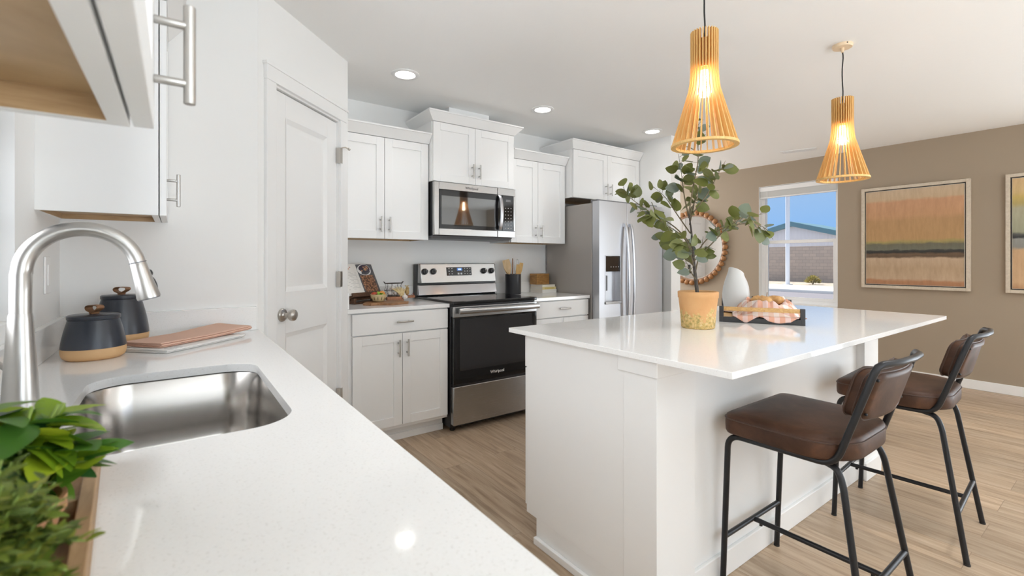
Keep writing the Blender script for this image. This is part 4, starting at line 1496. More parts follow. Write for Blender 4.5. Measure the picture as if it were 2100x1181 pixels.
for x in (.004, TL - .016):
    MB().box(x, x + .012, .02, TW - .02, .056, .076, TM).build('handle_bar', 'bamboo', tr, .002)
ZB = CT + .0225
# loaves in a shallow wooden bowl lined with a plaid napkin
bw = thing('bread_bowl', 'shallow dark wooden bowl holding rolls on the tray', 'bowl', TM @ V((.21, .130, .0225)))
BC = TM @ V((.21, .130, .0225))
MB().lathe([(.001, 0), (.06, 0), (.080, .022), (.094, .058), (.096, .062), (.091, .062), (.075, .026), (.052, .010), (.001, .009)], BC, 36).build('bowl', 'acacia', bw, angle=60)
for k, (dx, dy, rz, l) in enumerate(((-.040, .025, .4, 'crusty bread roll in the napkin nearest the vase'), (.046, -.026, 1.3, 'crusty bread roll in the napkin nearest the window'), (.022, .046, 2.2, 'crusty bread roll at the back of the napkin'))):
    c = BC + TM.to_3x3() @ V((dx, dy, .076))
    M = Matrix.Rotation(rz, 4, 'Z')
    o = MB().ball((0, 0, 0), .046, 20, 12, (1.0, .72, .52), M)
    for v_ in o.bm.verts:
        a = M.inverted() @ v_.co
        if a.z > .01:
            v_.co.z -= .006 * max(0, cos(a.x * 150)) ** 6
    o.xf(Matrix.Translation(c))
    rr = thing('bread_roll', l, 'bread', c, 0, 'rolls in the napkin')
    o.build('crust', 'bread', rr, angle=70)
nap = thing('napkin', 'pink plaid napkin lining the bread bowl and hanging over the tray handle', 'napkin', BC)


def napkin_fn(u, v):
    # a square cloth bunched round the rolls; its near edge slips out under the handle bar and hangs in two lobes
    x, y = (u - .5) * .50, (v - .5) * .44
    rr = math.hypot(x * .95, y)
    an = math.atan2(y, x)
    fold = .5 + .75 * noise.noise(V((cos(an) * 2.1, sin(an) * 2.1, 4.2))) + .35 * noise.noise(V((cos(an) * 6, sin(an) * 6, rr * 12)))
    fold = min(max(fold, 0), 1.1)
    if rr < .085:
        z = .050 + (rr / .085) ** 2 * .020
    else:
        q = min((rr - .085) / .05, 1)
        q = q * q * (3 - 2 * q)
        z = .070 + q * (.002 + .044 * fold)
        if rr > .145:
            z -= (rr - .145) * (.6 + .5 * fold)
    z += .008 * noise.noise(V((x * 24, y * 24, 3)))
    X, Y_ = .200 + x * .84, .150 + y * .72
    for ox, oy, orad in ((.302, .290, .080), (.428, .312, .042), (.478, .235, .042)):
        dd = math.hypot(X - ox, Y_ - oy)
        if dd < orad:
            k = orad / max(dd, .001)
            X, Y_ = ox + (X - ox) * k, oy + (Y_ - oy) * k
    if X < .06:
        s_ = min((.06 - X) / .08, 1)
        hang = max(.050 * max(0, 1 - abs(Y_ - .250) / .062), .040 * min(1, max(0, min(Y_ - .024, .190 - Y_)) / .035) * (.85 + .5 * noise.noise(V((Y_ * 14, 2, 0)))))
        if s_ < .4:
            k = s_ / .4
            X = .06 - k * .042
            z = z * (1 - k) + .036 * k
        else:
            t = (s_ - .4) / .6
            run = t * ((.027 + hang) if hang > .002 else .004)
            if run < .027:
                X = .018 - run
                z = .036 - .003 * run / .027 + .003 * sin(Y_ * 90) * (1 - run / .027)
            else:
                X = -.0095 - .006 * abs(sin(Y_ * 60)) * (run - .027) / .04
                z = max(.034 - (run - .027), .0035)
    return TM @ V((X, Y_, max(z, .0035 if X < -.001 else .030)))


mb = MB().grid(napkin_fn, 84, 64, uv=True)
mb.build('cloth', 'plaid_cloth', nap, solid=.002, angle=80)
# frosted vase
VC = TM @ V((.302, .290, .0225))
vs = thing('glass_vase', 'frosted white glass carafe with a slanted lip on the tray', 'vase', VC)
prof = [(.001, 0), (.045, 0), (.056, .006), (.064, .03), (.070, .07), (.071, .10), (.066, .14), (.056, .175), (.046, .20), (.041, .215), (.040, .225)]
mb = MB()
lo = []
sg = 36
for r_, z_ in prof + [(r_ - .003, z_) for r_, z_ in prof[::-1][:-2]]:
    lp = []
    for k in range(sg):
        a = 2 * pi * k / sg
        tilt = max(0, (z_ - .15) / .075) * .022 * cos(a - 2.9)
        wob = 1 + .03 * sin(2 * a + 1) + .02 * sin(3 * a + z_ * 18)
        lp.append(VC + V((r_ * wob * cos(a), r_ * wob * sin(a), z_ + tilt)))
    lo.append(lp)
mb.rings(lo, True, True)
mb.build('glass', 'frosted_glass', vs, angle=80)
for k, (x, y, l) in enumerate(((.428, .312, 'clear glass tumbler beside the vase'), (.478, .235, 'clear glass tumbler, middle of the three on the tray'), (.50, .13, 'clear glass tumbler on the window side of the tray'))):
    c = TM @ V((x, y, .0225))
    g = thing('tumbler', l, 'glass', c, 0, 'tumblers on the tray')
    MB().lathe([(.001, 0), (.030, 0), (.034, .004), (.037, .075), (.0355, .075), (.0325, .010), (.001, .008)], c, 28).build('glass', 'tumbler_glass', g, angle=50)
c = TM @ V((.50, .13, .0225))
tag(MB().tube([c + V((-.012, .0, .012)), c + V((.03, .012, .098))], .0022, 8).build('stir_stick', 'acacia', None), 'thin dark stir stick standing in a tumbler', 'stick')

# ------------------------------------------------------------------ sink counter: canisters, towels, herbs


def canister(name_label, c, rmax, rtop, hb, band, lid_r, turn):
    r = thing('canister', name_label, 'canister', c, 0, 'charcoal and tan canisters on the sink counter')
    c = V(c)

    def rad(t):
        s = 1 - (1 - min(t / .22, 1)) ** 2
        if t <= .22:
            return rmax * (.82 + .18 * math.sqrt(max(0, s)))
        q = (t - .22) / .78
        return rmax - (rmax - rtop) * (q ** 1.5)
    tb_ = band / hb
    lo = [(.001, 0)] + [(rad(tb_ * i / 6), band * i / 6) for i in range(7)]
    MB().lathe(lo, c, 44, cap1=False).build('base_band', 'tan_clay', r, angle=60)
    up_ = [(rad(tb_ + (1 - tb_) * i / 16) + .0006, band + (hb - band) * i / 16) for i in range(17)]
    MB().lathe(up_ + [(rtop - .008, hb), (.001, hb)], c, 44, cap0=False).build('body', 'charcoal_glaze', r, angle=50)
    ld_ = MB().lathe([(rtop - .004, hb + .001), (lid_r, hb + .001), (lid_r + .001, hb + .003), (lid_r + .001, hb + .012), (lid_r - .003, hb + .015), (.001, hb + .016)], c, 44).build('lid', 'charcoal_glaze', r, angle=40)
    M = Matrix.Translation(c + V((0, 0, hb + .016))) @ Matrix.Rotation(turn, 4, 'Z')
    path = [(-.004, 0, 0), (-.005, 0, .006), (-.021, 0, .012), (-.024, 0, .021), (-.012, 0, .027), (.006, 0, .027), (.022, 0, .026), (.026, 0, .020), (.018, 0, .013), (.005, 0, .007), (.004, 0, 0)]
    path = fillet(path, .012, 4)
    lo = []
    for i, p in enumerate(path):
        a, b_ = path[max(i - 1, 0)], path[min(i + 1, len(path) - 1)]
        t = (b_ - a).normalized()
        nn = V((-t.z, 0, t.x)) * .0011
        lo.append([M @ (p + V((0, -.011, 0)) + nn), M @ (p + V((0, .011, 0)) + nn), M @ (p + V((0, .011, 0)) - nn), M @ (p + V((0, -.011, 0)) - nn)])
    MB().rings(lo).build('loop_handle', 'strap_leather', ld_, angle=50)
    return r


canister('shorter charcoal canister with tan base, nearest the faucet', (-.205, 1.962, CT), .0795, .062, .122, .036, .064, radians(-48))
canister('taller charcoal canister with tan base, behind the shorter one', (-.158, 2.232, CT), .081, .057, .165, .040, .059, radians(-38))


def towel(name, label, c, ang, L, W, layers, material, lift, seed, wave):
    M = Matrix.Translation(V(c)) @ Matrix.Rotation(ang, 4, 'Z')
    rnd_ = random.Random(seed)
    t = .0026
    prof = []
    for k in range(layers):
        y0, y1 = (0, W) if k % 2 == 0 else (W, 0)
        for i in range(9):
            prof.append((y0 + (y1 - y0) * i / 8, k * t * 1.5 + .0018))
        if k < layers - 1:
            for i in range(1, 4):
                a = -pi / 2 + pi * i / 4
                prof.append((y1 + (1 if y1 else -1) * .003 * cos(a), (k + .5) * t * 1.5 + .0018 + .5 * t * 1.5 * sin(a)))
    nx = 28

    def fn(u, v):
        i = min(int(v * (len(prof) - 1)), len(prof) - 2)
        f = v * (len(prof) - 1) - i
        y, z = prof[i][0] * (1 - f) + prof[i + 1][0] * f, prof[i][1] * (1 - f) + prof[i + 1][1] * f
        x = u * L
        zz = z + lift(u, y / W) + wave * (noise.noise(V((x * 9, y * 9, seed))) * .5 + .5)
        return M @ V((x + .004 * noise.noise(V((y * 20, z * 300, seed))), y + .006 * sin(u * 4 + seed) * wave * 300 * .3, zz))
    o = MB().grid(fn, nx, len(prof) - 1, uv=True).build(name, material, None, solid=t * .8, angle=70)
    return tag(o, label, 'towel')


ta = math.atan2(.235, .245)
wt = towel('dish_towel', 'white folded dish towel lying under the pink one', (-.022, 1.898, CT), ta, .345, .175, 3, 'linen_white', lambda u, y: 0, 3, .002)
towel('dish_towel', 'pink folded dish towel on top of the white one', (-.035, 1.945, CT + .0125), ta - .02, .40, .165, 4, 'linen_pink', lambda u, y: .012 * max(0, (u - .45) / .55) ** 1.2 * (.4 + .6 * y) , 8, .003)
for k in range(3):
    x = .02 + k * .018
    M = Matrix.Translation((-.022, 1.898, CT)) @ Matrix.Rotation(ta, 4, 'Z')
    MB().box(x, x + .006, -.0018, .03, .0095, .0133, M).build('stripe', 'towel_stripe', wt)

# herb crate near the camera
CM = Matrix.Translation((-.066, .60, CT)) @ Matrix.Rotation(radians(4), 4, 'Z')
cr = thing('herb_crate', 'low wooden crate of potted herbs at the near end of the counter', 'crate', CM @ V((-.12, 0, 0)))
CW, CL = .225, .66


def cbox(x0, x1, y0, y1, z0, z1):
    return MB().box(x0, x1, y0, y1, z0, z1, CM)


cbox(-.014, 0, -CL / 2, CL / 2, .0, .040).build('side_board', 'crate_wood', cr, .0015)
cbox(-CW, -CW + .014, -CL / 2, CL / 2, .0, .040).build('side_board', 'crate_wood', cr, .0015)
cbox(-CW + .014, -.014, -CL / 2, -CL / 2 + .014, .0, .040).build('end_board', 'crate_wood', cr, .0015)
cbox(-CW + .014, -.014, CL / 2 - .014, CL / 2, .0, .040).build('end_board', 'crate_wood', cr, .0015)
cbox(-CW + .014, -.014, -CL / 2 + .014, CL / 2 - .014, .0, .008).build('bottom_board', 'crate_wood', cr)
cbox(-CW + .014, -.014, -.075, -.061, .008, .036).build('divider', 'crate_wood', cr, .001)
cbox(-CW + .014, -.014, .115, .129, .008, .036).build('divider', 'crate_wood', cr, .001)


def herb(name, label, c, kind, seed, spread, hh):
    c = CM @ V(c)
    r = thing(name, label, 'plant', c, 0, 'potted herbs in the crate')
    MB().lathe([(.001, 0), (.030, 0), (.034, .004), (.043, .045), (.047, .046), (.047, .060), (.043, .060), (.041, .050), (.001, .049)], c, 30).build('pot', 'terracotta', r, angle=40)
    MB().lathe([(.0408, .0505), (.02, .054), (.001, .055)], c, 18, cap0=False).build('soil', 'soil', r)
    rnd = random.Random(seed)
    sb, lf = MB(), MB()
    if kind == 'basil':
        for s in range(22):
            a = rnd.uniform(0, 2 * pi); q = math.sqrt(rnd.random())
            b_ = c + V((.03 * q * cos(a), .03 * q * sin(a), .052))
            e = c + V((spread * q * cos(a), spread * q * sin(a), hh * rnd.uniform(.42, 1.0) - .03 * q))
            pth = fillet([b_, b_.lerp(e, .5) + V((0, 0, .02)), e], .05, 4)
            sb.tube(pth, .0017, 6)
            for k in range(11):
                t = .25 + .75 * (k + 1) / 11
                i = min(int(t * (len(pth) - 1)), len(pth) - 2)
                p = pth[i]
                aa = k * 2.2 + s
                d_ = V((cos(aa), sin(aa), rnd.uniform(-.35, .55)))
                L = rnd.uniform(.026, .058)
                lf.leaf(p, d_, V((rnd.gauss(0, .3), rnd.gauss(0, .3), 1)), L, L * rnd.uniform(.5, .66), min(1, max(0, rnd.gauss(.42, .3))), rnd.uniform(.0, .5), 7, .35)
    else:
        for s in range(150):
            a = rnd.uniform(0, 2 * pi); q = math.sqrt(rnd.random())
            b_ = c + V((.036 * q * cos(a), .036 * q * sin(a), .052))
            e = c + V((spread * q * cos(a + .2), spread * q * sin(a + .2), hh * rnd.uniform(.55, 1.0) - .05 * q * q))
            pth = fillet([b_, b_.lerp(e, .5) + V((0, 0, .025)), e], .06, 4)
            sb.tube(pth, .0007, 5)
            for k in range(18):
                t = .2 + .8 * (k + 1) / 18
                i = min(int(t * (len(pth) - 1)), len(pth) - 2)
                p = pth[i].lerp(pth[i + 1], t * (len(pth) - 1) - i)
                aa = k * 2.6 + s
                d_ = V((cos(aa), sin(aa), rnd.uniform(-.1, .8)))
                L = rnd.uniform(.007, .017)
                lf.leaf(p, d_, V((rnd.gauss(0, .3), rnd.gauss(0, .3), 1)), L, L * .42, rnd.random(), .2, 4, .3)
    sb.build('stems', 'herb_stem', r, angle=60)
    lf.build('foliage', 'basil_leaf' if kind == 'basil' else 'thyme_leaf', r, angle=80)


herb('potted_basil', 'leafy basil plant at the sink end of the crate', (-.140, .162, .009), 'basil', 5, .055, .160)
herb('potted_basil', 'leafy basil plant at the counter side of the crate', (-.066, .058, .009), 'basil', 9, .082, .178)
herb('potted_thyme', 'small leaved thyme plant on the wall side of the basil', (-.160, .00, .009), 'thyme', 12, .062, .160)
herb('potted_thyme', 'small leaved bushy thyme plant at the near end of the crate', (-.068, -.128, .009), 'thyme', 21, .072, .168)

# ------------------------------------------------------------------ things on the back counter, left of the range
WD = radians(-62)
n_, w_ = V((cos(WD), sin(WD), 0)), V((-sin(WD), cos(WD), 0))
LEAN = radians(26)
upv = V((0, 0, cos(LEAN))) - n_ * sin(LEAN)
fwd = n_ * cos(LEAN) + V((0, 0, sin(LEAN)))
B0 = V((1.117, 3.36, .970))
BMAT = Matrix(((w_.x, fwd.x, upv.x, B0.x), (w_.y, fwd.y, upv.y, B0.y), (w_.z, fwd.z, upv.z, B0.z), (0, 0, 0, 1)))   # x along pages, y out of the page, z up the page
bk = thing('cookbook', 'open cookbook propped on a stand at the left end of the counter', 'book', B0)


def page(sign, y0=0.004):
    mb = MB()

    def fn(u, v):
        x = sign * u * .175
        return BMAT @ V((x, y0 + .012 * sin(min(u * 3.2, pi)) * (1 - u * .3), v * .245))
    return mb.grid(fn, 10, 4)


for s in (-1, 1):
    mb = MB()
    lo = []
    for u in [i / 10 for i in range(11)]:
        x = s * u * .175
        y = .004 + .012 * sin(min(u * 3.2, pi)) * (1 - u * .3)
        lo.append([BMAT @ V(p) for p in ((x, -.002, 0), (x, y, 0), (x, y, .245), (x, -.002, .245))])
    pg = mb.rings(lo).build('page_block', 'page_white', bk, angle=30)
    if s == 1:
        def fn(u, v, a=.004, b_=.169, c=.004, e=.241, off=.0008):
            x = a + (b_ - a) * u
            q = x / .175
            return BMAT @ V((x, .004 + .012 * sin(min(q * 3.2, pi)) * (1 - q * .3) + off, c + (e - c) * v))
        ph = MB().grid(fn, 10, 4).build('page_photo', 'photo_slate', pg)

        def blob(cx, cz, rx, rz, off):
            lo = []
            for k in range(24):
                a = 2 * pi * k / 24
                lo.append(fn((cx + rx * cos(a)), (cz + rz * sin(a)), off=off))
            m_ = MB()
            m_.bm.faces.new([m_.bm.verts.new(p) for p in lo])
            return m_
        mb = MB().grid(lambda u, v: fn(.06 + .80 * u, .06 + .56 * v, off=.0014), 8, 4)
        mb.build('nut_tray_picture', 'page_photo', pg)
        blob(.40, .80, .40, .19, .0020).build('bowl_picture', 'photo_bowl', pg)
        blob(.42, .84, .33, .13, .0026).build('berry_picture', 'photo_berry', pg)
        mb = MB()
        rr_ = random.Random(2)
        for k in range(14):
            cx, cz = rr_.uniform(.2, .62), rr_.uniform(.76, .9)
            mb.bm.faces.new([mb.bm.verts.new(fn(cx + .045 * cos(a), cz + .022 * sin(a), off=.0032 + k * .00004)) for a in [2 * pi * q / 10 for q in range(10)]])
        mb.build('topping_picture', 'photo_nut', pg)
    else:
        mb = MB()
        for k in range(13):
            q0, q1 = .12, .80 - .1 * (k % 3)
            z = .175 - k * .011
            for a, b_ in ((q0, (q0 + q1) / 2), ((q0 + q1) / 2, q1)):
                pts = []
                for q, zz in ((a, z), (b_, z), (b_, z + .0035), (a, z + .0035)):
                    pts.append(BMAT @ V((-q * .175, .0048 + .012 * sin(min(q * 3.2, pi)) * (1 - q * .3), zz)))
                mb.bm.faces.new([mb.bm.verts.new(p) for p in pts])
        mb.build('text_lines', 'text_grey', pg, smooth=False)
        mb = MB()
        for q0, q1, z in ((.35, .75, .212), (.45, .70, .200)):
            mb.bm.faces.new([mb.bm.verts.new(BMAT @ V((-q * .175, .0050 + .012 * sin(min(q * 3.2, pi)) * (1 - q * .3), zz))) for q, zz in ((q0, z), (q1, z), (q1, z + .007), (q0, z + .007))])
        mb.build('title_lines', 'text_red', pg, smooth=False)
mb = MB().box(-.178, .178, -.006, -.002, -.003, .248, BMAT)
mb.build('cover', 'photo_slate', bk)
cs = thing('cookbook_stand', 'dark wooden easel holding the open cookbook', 'stand', V((1.10, 3.36, CT)))
mb = MB().box(-.15, .15, -.016, -.0065, -.030, .22, BMAT)
mb.build('back_rest', 'walnut_tray', cs, .001)
mb = MB().box(-.15, .13, -.008, .030, -.020, -.0035, BMAT).box(-.15, .13, .024, .032, -.020, .010, BMAT)
mb.build('ledge', 'walnut_tray', cs, .001)
FMx = Matrix.Translation((B0.x, B0.y, CT)) @ Matrix.Rotation(WD + pi / 2, 4, 'Z')
mb = MB().box(-.145, .125, -.045, .05, 0.0003, .010, FMx).box(-.14, -.12, -.035, .045, .010, .040, FMx).box(.10, .12, -.035, .045, .010, .040, FMx)
mb.build('base', 'walnut_tray', cs, .001)

bd1 = MB().prism([(1.035, 3.155), (1.07, 3.095), (1.115, 3.105), (1.20, 3.045), (1.33, 3.085), (1.355, 3.13), (1.29, 3.285), (1.10, 3.265)], CT + .0004, CT + .016).build('cutting_board', 'acacia', None, .002, smooth=False)
tag(bd1, 'pale angular wooden cutting board under the woven bowl', 'cutting board')
bd2 = MB().prism([(1.262, 3.30), (1.272, 3.375), (1.40, 3.47), (1.44, 3.44), (1.515, 3.455), (1.53, 3.43), (1.525, 3.40), (1.45, 3.375), (1.42, 3.33)], CT + .0165, CT + .034)
for f in ():
    pass
bd2 = bd2.build('cutting_board', 'cherry_board', None, .002, smooth=False)
tag(bd2, 'reddish paddle cutting board under the wire basket', 'cutting board')
MB().box(1.29, 1.40, 3.325, 3.40, CT + .0002, CT + .0163).build('board_foot', 'cherry_board', bd2)
tie = MB().tube([(1.515, 3.40, CT + .036), (1.522, 3.42, CT + .046), (1.512, 3.445, CT + .036)], .0018, 6).build('tie_cord', 'fruit_red', bd2)
wb = thing('woven_bowl', 'small woven bamboo bowl of produce on the pale board', 'bowl', (1.165, 3.215, CT + .0165))
MB().lathe([(.001, 0), (.030, 0), (.040, .006), (.051, .028), (.055, .052), (.0525, .052), (.048, .028), (.037, .009), (.001, .006)], (1.165, 3.215, CT + .0165), 32).build('bowl', 'woven_bowl', wb, angle=60)
for k in range(12):
    a = 2 * pi * k / 12 + .1
    lo = []
    for t in (0, .25, .5, .75, 1):
        r_ = .0425 + .0105 * math.sqrt(t); z = CT + .0165 + .010 + t * .028
        cr_, tg_ = V((cos(a), sin(a), 0)), V((-sin(a), cos(a), 0))
        c_ = V((1.165, 3.215, z)) + cr_ * r_
        wv = .0026 * sin(pi * (t * .9 + .05))
        lo.append([c_ - tg_ * wv, c_ + tg_ * wv, c_ + tg_ * wv - cr_ * .003, c_ - tg_ * wv - cr_ * .003])
    MB().rings(lo).build('slot', 'bowl_slot', wb)
for nm, l, c_, r_, m_, sc in (('tomato', 'red tomato in the woven bowl', (1.137, 3.225, .066), .021, 'fruit_red', (1, 1, .85)),
                              ('orange', 'orange fruit in the woven bowl', (1.196, 3.232, .068), .024, 'fruit_orange', (1, 1, .9)),
                              ('tomato', 'small red tomato behind the greens in the bowl', (1.158, 3.245, .064), .018, 'fruit_red', (1, 1, .9))):
    p = V((c_[0], c_[1], CT + c_[2]))
    t_ = thing(nm, l, 'fruit', p)
    MB().ball(p, r_, 18, 12, sc).build('flesh', m_, t_, angle=80)
    MB().tube([p + V((0, 0, r_ * .8)), p + V((.002, 0, r_ * 1.05))], .0015, 6).build('stem', 'herb_stem', t_)
lt = MB()
rnd = random.Random(3)
for k in range(26):
    a = rnd.uniform(0, 2 * pi)
    lt.leaf(V((1.170, 3.195, CT + .062)), V((cos(a), sin(a), rnd.uniform(.3, 1.6))), V((rnd.gauss(0, .5), rnd.gauss(0, .5), 1)), rnd.uniform(.018, .030), .02, rnd.random(), .6, 5, 0)
tag(lt.build('lettuce', 'lettuce', None, angle=80), 'curly green lettuce tuft in the woven bowl', 'lettuce')
# wire basket of garlic
WC = V((1.352, 3.405, CT + .0345))
bs = thing('wire_basket', 'dark wire basket holding garlic on the red board', 'basket', WC)


def hoop(z, rx, ry):
    return [WC + V((rx * cos(a), ry * sin(a), z)) for a in [2 * pi * k / 28 for k in range(28)]]


mb = MB().tube(hoop(.002, .048, .040), .0018, 6, True).tube(hoop(.045, .070, .050), .0014, 6, True)
mb.build('hoops', 'wire_dark', bs)
MB().tube(hoop(.098, .066, .048), .0028, 8, True).build('rim', 'wire_dark', bs)
mb = MB()
for k in range(9):
    a = 2 * pi * k / 9
    mb.tube([WC + V((.048 * cos(a), .040 * sin(a), .002)), WC + V((.070 * cos(a), .050 * sin(a), .045)), WC + V((.058 * cos(a), .044 * sin(a), .078)), WC + V((.066 * cos(a), .048 * sin(a), .098))], .0013, 6)
for k in range(-2, 3):
    mb.tube([WC + V((k * .018, -.036, .002)), WC + V((k * .018, .036, .002))], .0012, 6)
mb.build('wires', 'wire_dark', bs)
mb = MB()
for s in (-1, 1):
    mb.tube([WC + V((s * .066, -.012, .098)), WC + V((s * .078, 0, .112)), WC + V((s * .066, .012, .098))], .0022, 8)
mb.build('ear_handle', 'wire_dark', bs)


def garlic(c, r_, label, group):
    c = V(c)
    g = thing('garlic_bulb', label, 'garlic', c, 0, group)
    prof = [(.001, -.7), (.35, -.72), (.8, -.45), (1.0, 0), (.86, .4), (.45, .75), (.2, 1.0), (.16, 1.35), (.02, 1.4)]
    lo = []
    for a_, z_ in prof:
        lo.append([c + V((r_ * a_ * (1 + .07 * cos(8 * t)) * cos(t), r_ * a_ * (1 + .07 * cos(8 * t)) * sin(t), r_ * z_)) for t in [2 * pi * k / 32 for k in range(32)]])
    MB().rings(lo).build('bulb', 'garlic', g, angle=70)


for k, (dx, dy, dz, r_) in enumerate(((-.030, -.010, .022, .021), (.012, -.016, .022, .021), (.038, .008, .022, .019), (-.012, .018, .022, .020), (-.014, -.006, .058, .020), (.018, .004, .056, .019))):
    garlic(WC + V((dx, dy, dz)), r_, ['white garlic bulb at the left of the wire basket', 'white garlic bulb at the front of the wire basket', 'white garlic bulb at the right of the wire basket', 'white garlic bulb at the back of the wire basket', 'white garlic bulb on the left of the pile in the wire basket', 'white garlic bulb on the right of the pile in the wire basket'][k], 'garlic in the wire basket')
garlic((1.405, 3.315, CT + .031), .021, 'white garlic bulb with a leaf bundle beside the wire basket', 'garlic on the boards')
LB = V((1.392, 3.345, CT + .040))
bd = thing('straw_bundle', 'pale dried stalk bundle standing against the wire basket', 'dried stalks', LB)
mb = MB()
for k in range(9):
    a = (k - 4) * .16
    mb.tube([LB + V((.012 * cos(k), .004 * sin(k), -.006)), LB + V((-.020 * a * 2 - .006, .006, .030)), LB + V((-.052 * a * 1.6 - .020, .006 * (k % 3), .068 - .02 * abs(a)))], [.004, .006, .003], 6)
mb.build('stalks', 'pale_straw', bd, angle=70)
SQ = V((1.462, 3.410, CT + .062))
sq = thing('ginger_root', 'knobbly tan root standing at the right end of the red board', 'root', SQ)
MB().ball(SQ, .020, 14, 10, (.9, .8, 1.35)).ball(SQ + V((.004, 0, .026)), .013, 12, 8).build('root', 'squash_tan', sq, angle=80)
mb = MB()
for k in range(7):
    a = k * .9
    mb.tube([SQ + V((0, 0, .030)), SQ + V((.016 * cos(a), .012 * sin(a), .052))], [.003, .0015], 6)
mb.build('root_tips', 'pale_straw', sq)

# ------------------------------------------------------------------ right of the range
CC = V((2.497, 3.432, CT))
ck = thing('utensil_crock', 'black crock of wooden utensils right of the range', 'crock', CC)
MB().lathe([(.001, 0), (.071, 0), (.073, .003), (.072, .172), (.0735, .182), (.068, .182), (.067, .012), (.001, .010)], CC, 36).build('crock', 'crock_iron', ck, angle=40)


def utensil(name, label, base, tip, build):
    b_, t_ = CC + V(base), CC + V(tip)
    r = thing(name, label, 'utensil', b_, 0, 'utensils in the crock')
    z = (t_ - b_).normalized()
    xa = (V((.81, -.59, 0)) - z * V((.81, -.59, 0)).dot(z)).normalized()
    ya = z.cross(xa)
    M = Matrix(((xa.x, ya.x, z.x, b_.x), (xa.y, ya.y, z.y, b_.y), (xa.z, ya.z, z.z, b_.z), (0, 0, 0, 1)))
    build(r, M, (t_ - b_).length)


def spat(w0, material):
    def f(r, M, L):
        MB().tube([M @ V((0, 0, 0)), M @ V((0, 0, L * .62))], .0055, 8).build('handle', material, r)
        mb = MB()
        lo = []
        for t in range(9):
            u = t / 8
            w = .007 + (w0 - .007) * min(1, u * 2.2) * (1 if u < .9 else .86)
            c = M @ V((0, .010 * sin(u * 2), L * .55 + L * .45 * u))
            X = M.to_3x3() @ V((1, 0, 0)); Y_ = M.to_3x3() @ V((0, 1, 0))
            lo.append([c - X * w - Y_ * .003, c + X * w - Y_ * .003, c + X * w + Y_ * .003, c - X * w + Y_ * .003])
        mb.rings(lo).build('blade', material, r, .0015)
    return f


def rod(material):
    def f(r, M, L):
        MB().tube([M @ V((0, 0, 0)), M @ V((.002, 0, L * .5)), M @ V((0, 0, L))], [.005, .0055, .004], 8).build('handle', material, r)
    return f


def whisk(r, M, L):
    MB().tube([M @ V((0, 0, 0)), M @ V((0, 0, L * .55))], .006, 8).build('handle', 'spoon_gold', r)
    mb = MB()
    for k in range(4):
        a = pi * k / 4
        pts = []
        for i in range(17):
            t = i / 16
            s = sin(pi * t)
            x = .024 * cos(pi * t) * (sin(pi * t) ** .5 + .12)
            pts.append(M @ V((x * cos(a), x * sin(a), L * .53 + L * .45 * s)))
        mb.tube(pts, .0011, 5)
    mb.build('whisk_wires', 'whisk_wire', r)


utensil('wooden_spatula', 'broad pale wooden spatula leaning left in the crock', (.000, -.016, .013), (-.062, .030, .312), spat(.034, 'spoon_light'))
utensil('wooden_spatula', 'darker wooden spatula behind the pale one in the crock', (.0, .022, .013), (-.048, .060, .308), spat(.026, 'spoon_gold'))
utensil('wooden_spoon', 'thin dark wooden stick standing in the crock', (-.008, .004, .013), (.002, .010, .325), rod('acacia'))
utensil('whisk', 'steel wire whisk standing at the right of the crock', (.012, .014, .013), (.062, .018, .325), whisk)
utensil('wooden_fork', 'golden wooden server leaning right in the crock', (.010, -.026, .013), (.075, -.030, .285), spat(.018, 'spoon_gold'))
utensil('wooden_fork', 'golden wooden server upright beside the whisk', (.018, -.010, .013), (.040, -.024, .270), spat(.015, 'spoon_gold'))

BKM = Matrix.Translation((2.786, 3.362, CT)) @ Matrix.Rotation(radians(5), 4, 'Z')
zz = .0004
for k, (L_, W_, T_, m_, l) in enumerate(((.190, .172, .031, 'book_white', 'white book at the bottom of the stack beside the fridge'),
                                        (.182, .168, .024, 'book_yellow', 'yellow lettered book in the middle of the stack'),
                                        (.168, .165, .021, 'book_cream', 'cream book on top of the stack, under the wooden box'))):
    b_ = thing('book', l, 'book', BKM @ V((L_ / 2, W_ / 2, zz)), 0, 'books stacked beside the fridge')
    M = BKM @ Matrix.Translation((0, 0, zz))
    MB().box(0, L_, 0, W_, 0, .002, M).box(0, L_, 0, W_, T_ - .002, T_, M).box(0, L_, 0, .003, .002, T_ - .002, M).build('cover', m_, b_)
    MB().box(.003, L_ - .003, .003, W_ - .004, .002, T_ - .002, M).build('pages', 'page_edge', b_)
    if k == 1:
        mb = MB()
        for q in range(9):
            mb.box(.03 + q * .014, .040 + q * .014, -.0006, 0, .005, T_ - .006, M)
        mb.build('spine_pattern', 'book_gold', b_)
    zz += T_ + .0004
XM = Matrix.Translation((2.772, 3.428, CT + zz)) @ Matrix.Rotation(radians(3), 4, 'Z')
wx = thing('wooden_box', 'dovetailed honey brown wooden box on the stack of books', 'box', XM @ V((.08, .05, 0)))
MB().box(0, .160, 0, .10, 0, .082, XM).build('box_body', 'box_wood', wx, .0015)
MB().box(-.001, .161, -.001, .101, .083, .102, XM).build('lid', 'box_wood', wx, .0015)

# ------------------------------------------------------------------ wall switch, paintings, mirror, blind
sp = thing('switch_plate', 'white rocker switch plate on the wall behind the canisters', 'switch plate', (LW, 2.122, 1.17))
MB().box(LW + .0003, LW + .006, 2.085, 2.160, 1.112, 1.232).build('plate', 'plate_white', sp, .002)
MB().box(LW + .005, LW + .0095, 2.106, 2.139, 1.138, 1.206).build('rocker', 'plate_white', sp, .002)

